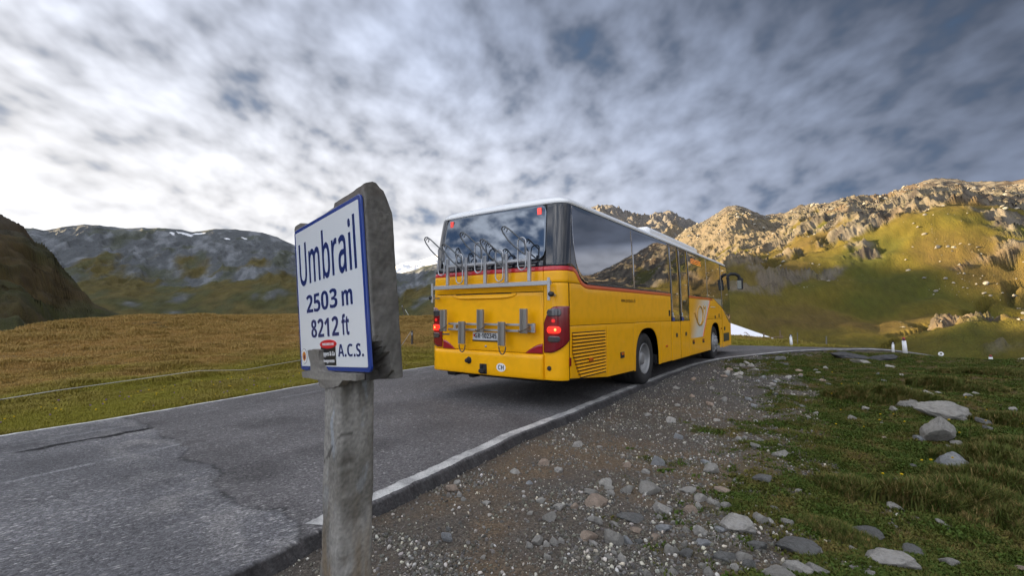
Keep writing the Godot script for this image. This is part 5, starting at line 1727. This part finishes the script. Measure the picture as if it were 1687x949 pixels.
	for s in [[-0.43, 3.79, 0.05, 0.05, 0], [-0.48, 4.05, 0.07, 0.03, 0], [-0.39, 3.72, 0.05, 0.03, 1], [0.35, 3.58, 0.09, 0.05, 0], [0.16, 3.06, 0.08, 0.045, 1], [0.11, 3.01, 0.045, 0.045, 0], [0.22, 3.03, 0.045, 0.035, 0], [0.27, 3.06, 0.08, 0.04, 1], [0.32, 3.07, 0.045, 0.035, 0], [0.21, 2.88, 0.055, 0.035, 0], [0.13, 3.48, 0.05, 0.03, 0], [-0.18, 2.87, 0.035, 0.025, 0], [6.04, 11.51, 0.28, 0.06, 0]]:
		stone(s[0], s[1], s[2], s[3], s[4], "small TONE loose stone lying on grey gravel near the asphalt edge", verge)
	var placed := 0
	while placed < 120:
		var f := rng.randf_range(2.6, 13.0)
		var x := rng.randf_range(-0.4, 9.0)
		var l := land(x, f)
		if l[1] < 0.5 or l[1] > 7.0:
			continue
		var t := turf(x, f, l[1])
		if rng.randf() > (0.95 - 0.75 * absf(t - 0.4)):
			continue
		var w := rng.randf_range(0.045, 0.1) * (0.8 + f * 0.09)
		if t < 0.45:
			stone(x, f, w, w * rng.randf_range(0.35, 0.6), [0, 1, 1, 1, 3, 4][rng.randi_range(0, 5)], ("near " if f < 5.0 else "distant ") + "small TONE stone scattered on open gravel " + ("beside the bus" if f > 7.0 else "between road and stony strip"), verge)
		else:
			stone(x, f, w, w * rng.randf_range(0.35, 0.6), [0, 1, 1, 2, 2, 3][rng.randi_range(0, 5)], "small TONE stone half hidden in short turf " + ("low at the right" if f < 5.0 else ("around the slab boulder" if f < 8.5 else "near the far bend")), heap)
		placed += 1

# ---------------------------------------------------------------- gravel and grass, uncountable
func scatter(called: String, label: String, category: String, mesh: Mesh, m: Material, where: Array, tints: PackedColorArray) -> void:
	var mm := MultiMesh.new()
	mm.transform_format = MultiMesh.TRANSFORM_3D
	mm.use_colors = true
	mm.mesh = mesh
	mm.instance_count = where.size()
	for i in where.size():
		mm.set_instance_transform(i, where[i])
		mm.set_instance_color(i, tints[i])
	var o := MultiMeshInstance3D.new()
	o.name = numbered(called)
	o.multimesh = mm
	o.material_override = m
	add_child(o)
	o.set_meta("kind", "stuff")
	tag(o, label, category)

func tuft_mesh(seed_value: int, blades: int, spread: float, width: float, lean: float) -> ArrayMesh:
	var r := RandomNumberGenerator.new()
	r.seed = seed_value
	var st := begin()
	st.set_smooth_group(-1)
	for k in blades:
		var a := r.randf() * TAU
		var root := Vector3(cos(r.randf() * TAU), 0, sin(r.randf() * TAU)) * spread * sqrt(r.randf())
		var out := Vector3(cos(a), 0, sin(a))
		var side := Vector3(-sin(a), 0, cos(a)) * width * r.randf_range(0.7, 1.3)
		var h := r.randf_range(0.55, 1.0)
		var bend := lean * r.randf_range(0.3, 1.2)
		var p1 := root + Vector3.UP * h * 0.55 + out * bend * 0.3
		var p2 := root + Vector3.UP * h * (1.0 - bend * 0.25) + out * bend
		var m := r.randf_range(0.75, 1.15)
		var dead := r.randf() < 0.16
		var c := Color(m * 1.5, m * 1.1, m * 0.9) if dead else Color(m, m, m)
		for q in [[root - side, root + side, p1 + side * 0.8], [root - side, p1 + side * 0.8, p1 - side * 0.8], [p1 - side * 0.8, p1 + side * 0.8, p2]]:
			for v in q:
				st.set_color(c)
				st.add_vertex(v)
	return done(st)

func make_gravel() -> void:
	var r := RandomNumberGenerator.new()
	r.seed = 77
	var mesh := stone_mesh(301, 1, 5, 0.9)
	var m: StandardMaterial3D = mat.stone.duplicate()
	m.heightmap_enabled = false
	m.albedo_texture = null
	var where := []
	var tints := PackedColorArray()
	var tries := 0
	while where.size() < 40000 and tries < 240000:
		tries += 1
		var az := deg_to_rad(r.randf_range(-34.0, 50.0))
		var d := 2.1 * pow(9.0, pow(r.randf(), 1.15))
		var x := sin(az) * d
		var f := cos(az) * d
		var l := land(x, f)
		var right: float = l[1]
		if right < 0.02 or right > 12.0:
			continue
		var t := turf(x, f, right)
		if t > 0.8 or r.randf() < t * 0.85:
			continue
		var bed := n_patch.get_noise_2d(x * 1.9 + 70.0, f * 1.9)
		if r.randf() > 0.14 + 0.75 * smoothstep(-0.05, 0.5, bed) + 0.35 * smoothstep(5.0, 7.0, f) + 0.25 * smoothstep(1.0, 2.0, right):
			continue
		var s := 0.0028 + 0.0125 * pow(r.randf(), 5.0) + 0.0005 * d
		var b := Basis.from_euler(Vector3(r.randf() * TAU, r.randf() * TAU, r.randf() * TAU)) * Basis.from_scale(Vector3(s, s * r.randf_range(0.45, 0.8), s * r.randf_range(0.6, 1.0)))
		where.append(Transform3D(b, Vector3(x, l[0] + s * 0.25, -f)))
		var g := r.randf_range(0.085, 0.21) if r.randf() < 0.87 else r.randf_range(0.35, 0.62)
		tints.append(Color(g * r.randf_range(1.0, 1.12), g, g * r.randf_range(0.78, 0.98)))
	scatter("gravel", "fine grey gravel covering the verge right of the road", "gravel", mesh, m, where, tints)

const LONG_GRASS := [[6.31, 7.77, 0.7, 0.4, 0.26], [5.9, 7.9, 0.5, 0.4, 0.22], [2.94, 3.86, 0.35, 0.22, 0.16], [3.2, 3.78, 0.45, 0.25, 0.19], [3.55, 3.72, 0.5, 0.3, 0.19], [4.0, 3.8, 0.5, 0.35, 0.19], [4.75, 4.55, 0.5, 0.4, 0.2], [5.3, 4.7, 0.5, 0.5, 0.2], [3.6, 3.25, 0.4, 0.35, 0.13], [6.6, 5.9, 0.6, 0.4, 0.17], [8.5, 9.0, 0.8, 0.4, 0.2], [10.5, 10.2, 1.0, 0.5, 0.2], [2.25, 3.25, 0.25, 0.2, 0.08]]

func make_grass() -> void:
	var r := RandomNumberGenerator.new()
	r.seed = 99
	var short_tuft := tuft_mesh(401, 12, 0.9, 0.09, 0.7)
	var fine_tuft := tuft_mesh(407, 18, 1.1, 0.06, 0.6)
	var long_tuft := tuft_mesh(403, 16, 0.28, 0.028, 0.55)
	var leaf_tuft := tuft_mesh(405, 9, 1.0, 0.3, 0.9)
	# turf right of the gravel
	var where := []
	var tints := PackedColorArray()
	var leaves := []
	var leaf_tints := PackedColorArray()
	var tries := 0
	while where.size() < 46000 and tries < 170000:
		tries += 1
		var az := deg_to_rad(r.randf_range(-5.0, 51.0))
		var d := 2.2 * pow(9.6, pow(r.randf(), 1.1))
		var x := sin(az) * d
		var f := cos(az) * d
		var l := land(x, f)
		var right: float = l[1]
		if right < 0.15:
			continue
		var t := turf(x, f, right)
		if r.randf() > t * t * 1.05:
			continue
		var n := n_patch.get_noise_2d(x * 2.3 + 9.0, f * 2.3)
		if n > 0.18 and r.randf() < 0.55:
			continue
		var h := r.randf_range(0.014, 0.034) * (1.0 + 0.05 * d)
		var b := Basis(Vector3.UP, r.randf() * TAU) * Basis.from_scale(Vector3(h * 0.8, h, h * 0.8))
		var dry := clampf(r.randf() * 0.7 + n * 1.2 - 0.12, 0.0, 1.0)
		var c := Color(0.062, 0.084, 0.013).lerp(Color(0.19, 0.145, 0.05), dry)
		if r.randf() < 0.3:
			leaves.append(Transform3D(b, Vector3(x, l[0] - 0.002, -f)))
			leaf_tints.append(Color(0.06, 0.095, 0.016).lerp(Color(0.13, 0.115, 0.03), dry))
		else:
			where.append(Transform3D(b, Vector3(x, l[0] - 0.003, -f)))
			tints.append(c)
	scatter("grass", "short dark green turf growing right of the gravel", "grass", short_tuft, mat.blade, where, tints)
	scatter("low_leaves", "small leafy plants growing through the dark green turf", "ground cover", leaf_tuft, mat.blade, leaves, leaf_tints)
	# rank clumps
	where = []
	tints = PackedColorArray()
	for g in LONG_GRASS:
		for k in int(2100.0 * g[2] * g[3] / 0.16):
			var a := r.randf() * TAU
			var q := sqrt(r.randf())
			var across := Vector2(g[1], -g[0]).normalized()
			var off: Vector2 = across * cos(a) * q * g[2] + Vector2(g[0], g[1]).normalized() * sin(a) * q * g[3]
			var x: float = g[0] + off.x
			var f: float = g[1] + off.y
			if n_patch.get_noise_2d(x * 2.6 + 11.0, f * 2.6) > 0.28 - 0.5 * q * q + 0.25 * r.randf():
				continue
			var h: float = g[4] * 1.35 * (1.0 - 0.6 * q) * r.randf_range(0.6, 1.15)
			where.append(Transform3D(Basis(Vector3.UP, r.randf() * TAU) * Basis.from_scale(Vector3(h, h, h)), Vector3(x, land(x, f)[0] - 0.005, -f)))
			var dry := 1.0 if r.randf() < 0.16 else r.randf() * 0.4
			tints.append(Color(0.06, 0.09, 0.016).lerp(Color(0.24, 0.18, 0.07), dry))
	scatter("long_grass", "rank dark green grass clumps standing above the turf on the right", "grass", long_tuft, mat.blade, where, tints)
	# the meadow left of the road and the bank beyond it
	where = []
	tints = PackedColorArray()
	tries = 0
	while where.size() < 100000 and tries < 300000:
		tries += 1
		var deg := r.randf_range(-52.0, 48.0)
		if deg > -6.0 and r.randf() < 0.4:
			continue
		var az := deg_to_rad(deg)
		var d := 5.0 * pow(13.0, r.randf())
		var x := sin(az) * d
		var f := cos(az) * d
		if d > table(CREST, deg, 2) + 3.0:
			continue
		var l := land(x, f)
		var left: float = -l[2] if d < 34.0 else 50.0
		if left < 0.03 or (d < 34.0 and l[1] > 0.0):
			continue
		var n := n_ground.get_noise_2d(x, f)
		var n2 := n_patch.get_noise_2d(x * 0.8 + 4.0, f * 0.8)
		var far := smoothstep(1.5, 9.0, left + n * 5.0)
		var h := r.randf_range(0.028, 0.066) * (0.55 + 0.075 * d) * (0.6 + 0.7 * smoothstep(-0.4, 0.4, n2)) * smoothstep(0.0, 0.35, left + 0.1)
		h = minf(h, 0.3)
		where.append(Transform3D(Basis(Vector3.UP, r.randf() * TAU) * Basis.from_scale(Vector3(h * 1.1, h, h * 1.1)), Vector3(x, l[0] - 0.004, -f)))
		var c := Color(0.27, 0.245, 0.036).lerp(Color(0.44, 0.275, 0.095), far)
		c = c.lerp(Color(0.25, 0.185, 0.05), clampf(r.randf() * 0.5 + n2, 0.0, 0.6))
		tints.append(c)
	scatter("meadow_grass", "green grass browning into an autumn meadow left of the road", "grass", fine_tuft, mat.blade, where, tints)
	# a few flowers by the road
	where = []
	tints = PackedColorArray()
	while where.size() < 170:
		var x := r.randf_range(-9.0, 7.5)
		var f := r.randf_range(4.0, 12.0)
		var l := land(x, f)
		var on_left: bool = l[2] < -0.15 and l[2] > -2.2
		if not on_left and not (l[1] > 2.5 and turf(x, f, l[1]) > 0.7 and r.randf() < 0.35):
			continue
		var s := r.randf_range(0.009, 0.015)
		where.append(Transform3D(Basis.from_scale(Vector3(s, s * 0.6, s)), Vector3(x, l[0] + r.randf_range(0.05, 0.1), -f)))
		tints.append(Color(0.62, 0.42, 0.01) if r.randf() < 0.55 else (Color(0.2, 0.11, 0.3) if on_left else Color(0.6, 0.4, 0.01)))
	scatter("flowers", "tiny yellow and purple flowers dotted in the grass", "flowers", stone_mesh(333, 1, 0, 0.0), mat.blade, where, tints)

# ---------------------------------------------------------------- posts, fences, tent
func make_furniture() -> void:
	var white := plain(Color(0.75, 0.75, 0.76), 0.5)
	var dark := plain(Color(0.02, 0.022, 0.04), 0.5)
	var red := plain(Color(0.4, 0.01, 0.015), 0.4)
	for q in [[12.0, 19.7, 0.5, 0.12, 0, "white roadside post with dark top by the far road edge"], [14.32, 17.25, 0.38, 0.09, 0, "smaller white roadside post with dark top beside the red topped one"], [14.48, 16.9, 0.56, 0.15, 1, "tall white roadside post with red top on the turf edge"], [17.4, 16.7, 0.33, 0.13, 1, "short white roadside post with red top at the far right"]]:
		var y: float = land(q[0], q[1])[0]
		var o := thing("roadside_post", Vector3(q[0], y - 0.06, -q[1]), -atan2(q[0], q[1]))
		tag(o, q[5], "roadside post", "white roadside posts along the bend")
		o.rotation.z = [0.03, -0.02, 0.05, 0.0][used["roadside_post"]]
		var w: float = q[3]
		var h: float = q[2]
		var ring := func(y0: float, y1: float, grow: float) -> ArrayMesh:
			var st := begin()
			lathe(st, Transform3D(Basis.from_scale(Vector3(1, 1, 0.55)), Vector3.ZERO), [[0.0, y0], [w * 0.5 * (1.0 - 0.2 * y0 / h) + grow, y0], [w * 0.5 * (1.0 - 0.2 * y1 / h) + grow, y1], [0.0, y1 + 0.004]], 14)
			return done(st)
		part(o, "shaft", ring.call(0.0, h * 0.8 + 0.06, 0.0), white)
		part(o, "cap", ring.call(h * 0.8 + 0.061, h + 0.06, -w * (0.0 if q[4] == 0 else 0.12)), dark if q[4] == 0 else red)
		var st := begin()
		box(st, Transform3D(Basis(), Vector3(0, h * 0.88 + 0.06, w * 0.28)), Vector3(w * 0.4, h * 0.12, 0.012), 0.002)
		part(o, "reflector", done(st), white if q[4] == 0 else dark)
	# white ring lying in the grass
	var st := begin()
	var loop := PackedVector3Array()
	for k in 21:
		loop.append(Vector3(cos(TAU * k / 20) * 0.055, sin(TAU * k / 20) * 0.055, 0))
	tube(st, loop, 0.026, 8, -1.0, false)
	var ring_o := part(self, "white_ring", done(st), white)
	ring_o.position = Vector3(15.6, land(15.6, 16.7)[0] + 0.12, -16.7)
	ring_o.rotation = Vector3(-0.3, -0.7, 0)
	tag(ring_o, "small white ring standing on the grass between two roadside posts", "ring")
	# white tent roof beyond the road
	var tent := thing("tent", Vector3(20.7, -0.95, -45.0), 0.12)
	tag(tent, "white pointed tent roof beyond the road at the front of the bus", "tent")
	st = begin()
	var apex := Vector3(0, 1.62, 0)
	var c := [Vector3(-3.1, 0, 3.1), Vector3(3.1, 0, 3.1), Vector3(3.1, 0, -3.1), Vector3(-3.1, 0, -3.1)]
	st.set_smooth_group(-1)
	for k in 4:
		tri(st, apex, c[(k + 1) % 4], c[k])
		quad(st, c[k], c[(k + 1) % 4], c[(k + 1) % 4] - Vector3(0, 0.12, 0), c[k] - Vector3(0, 0.12, 0))
	part(tent, "roof", done(st), plain(Color(0.82, 0.82, 0.86), 0.6))
	for k in 4:
		var pole := begin()
		var at: Vector3 = c[k] * 0.96
		tube(pole, PackedVector3Array([at - Vector3(0, 2.6, 0), at - Vector3(0, 0.02, 0)]), 0.05, 8)
		part(tent, "pole", done(pole), white)
	var mark := begin()
	var slope := Vector3(0, -1.62, 3.1).normalized()
	var frame := Transform3D(Basis(Vector3.RIGHT, -slope, Vector3.RIGHT.cross(-slope)), Vector3(1.0, 0.42, 2.31))
	box(mark, frame, Vector3(0.12, 0.42, 0.02), 0.004)
	box(mark, frame.translated_local(Vector3(-0.1, 0.16, 0.001)), Vector3(0.24, 0.1, 0.02), 0.004)
	part(tent, "brown_mark", done(mark), plain(Color(0.2, 0.14, 0.12), 0.6))
	# wooden rail fence on the bank
	var wood := plain(Color(0.17, 0.12, 0.07), 0.9)
	var fence := thing("wooden_fence", Vector3(15.3, land(15.3, 27.0)[0] - 0.15, -27.0), -0.5)
	tag(fence, "small brown wooden rail fence on the bank beyond the road", "fence")
	for q in [[-0.62, 0.5], [-0.42, 0.82], [-0.1, 0.55], [0.2, 0.6], [0.42, 0.98], [0.5, 0.7], [0.72, 0.5]]:
		st = begin()
		tube(st, PackedVector3Array([Vector3(q[0], 0, 0), Vector3(q[0] + 0.02, q[1], 0.02)]), 0.045, 7, 0.035)
		part(fence, "fence_post", done(st), wood)
	for y in [0.42, 0.56]:
		st = begin()
		tube(st, PackedVector3Array([Vector3(-0.68, y - 0.05, 0.06), Vector3(0.1, y, 0.065), Vector3(0.62, y + 0.03, 0.06)]), 0.03, 7)
		part(fence, "rail", done(st), wood)
	var grey_wood := plain(Color(0.16, 0.15, 0.13), 0.9)
	for q in [[13.2, 21.2, 0.55, 0.02, "thin grey stake right of the white post with dark top"], [14.6, 21.3, 0.42, 0.03, "short pale stake standing alone on the far road bank"]]:
		st = begin()
		var y: float = land(q[0], q[1])[0]
		tube(st, PackedVector3Array([Vector3(0, -0.2, 0), Vector3(0.01, q[2], 0)]), q[3], 7)
		var o := part(self, "stake", done(st), grey_wood)
		o.position = Vector3(q[0], y, -q[1])
		tag(o, q[4], "stake")
	# electric fence on the meadow: two posts and a fallen white tape
	for q in [[-12.6, 53.0, 1.5, 0.07, 0.3, "leaning dark fence post on the meadow crest between sign and bus"], [-4.15, 19.0, 0.58, 0.05, 0.0, "short grey fence post standing in the grass between sign and bus"]]:
		var o := thing("fence_post", Vector3(q[0], land(q[0], q[1])[0] - 0.1, -q[1]))
		tag(o, q[5], "fence post")
		st = begin()
		tube(st, PackedVector3Array([Vector3(q[4], 0, 0), Vector3(0, q[2] * 0.6, 0), Vector3(-q[4] * 0.6, q[2] + 0.1, 0)]), q[3], 8, q[3] * 0.8)
		part(o, "pole", done(st), plain(Color(0.07, 0.06, 0.05), 0.9))
		st = begin()
		box(st, Transform3D(Basis(), Vector3(-q[4] * 0.5, q[2] * 0.95, 0.06)), Vector3(q[3] * 1.2, q[3] * 2.0, 0.05), 0.008)
		part(o, "insulator", done(st), plain(Color(0.3, 0.31, 0.33), 0.5))
	var ribbon := func(points: Array, wide: float) -> ArrayMesh:
		var p := PackedVector3Array()
		var n := 0
		for i in points.size() - 1:
			for k in 8:
				var a := Vector3(points[i][0], points[i][2], points[i][1])
				var b := Vector3(points[i + 1][0], points[i + 1][2], points[i + 1][1])
				var v := a.lerp(b, k / 8.0)
				var y := lerpf(a.y + float(land(a.x, a.z)[0]), b.y + float(land(b.x, b.z)[0]), k / 8.0)
				p.append(Vector3(v.x, y, -v.z))
				p.append(Vector3(v.x, y + wide, -v.z))
				n += 1
		return grid_mesh(2, n, p, PackedColorArray(), Vector3.BACK)
	var tape := plain(Color(0.62, 0.62, 0.6), 0.6)
	var t1 := part(self, "fence_tape", ribbon.call([[-8.1, 7.25, 0.04], [-7.7, 7.75, 0.13], [-6.75, 9.9, 0.14], [-6.3, 10.8, 0.13], [-5.2, 13.6, 0.14], [-4.42, 18.3, 0.1]], 0.012), tape)
	tag(t1, "slack white fence tape lying along the meadow left of the road", "fence tape")
	var t2 := part(self, "fence_tape", ribbon.call([[-4.42, 18.2, 0.02], [-4.3, 18.6, 0.3], [-4.18, 18.95, 0.55]], 0.035), tape)
	tag(t2, "white tape sagging from the short fence post to the ground", "fence tape")
	var t3 := part(self, "fence_tape", ribbon.call([[-12.3, 52.5, 0.85], [-11.6, 51.0, 0.35], [-11.45, 50.6, 0.1]], 0.1), tape)
	tag(t3, "white tape hanging down from the leaning dark fence post", "fence tape")

func _ready() -> void:
	rng.seed = 7
	n_ground = noise(1, 0.35, 4)
	n_patch = noise(2, 0.6, 4)
	n_bump = noise(3, 0.45, 4)
	make_light()
	make_materials()
	make_edges()
	make_ground()
	make_road()
	make_mountains()
	make_bus()
	make_sign()
	make_stones()
	make_furniture()
	make_gravel()
	make_grass()
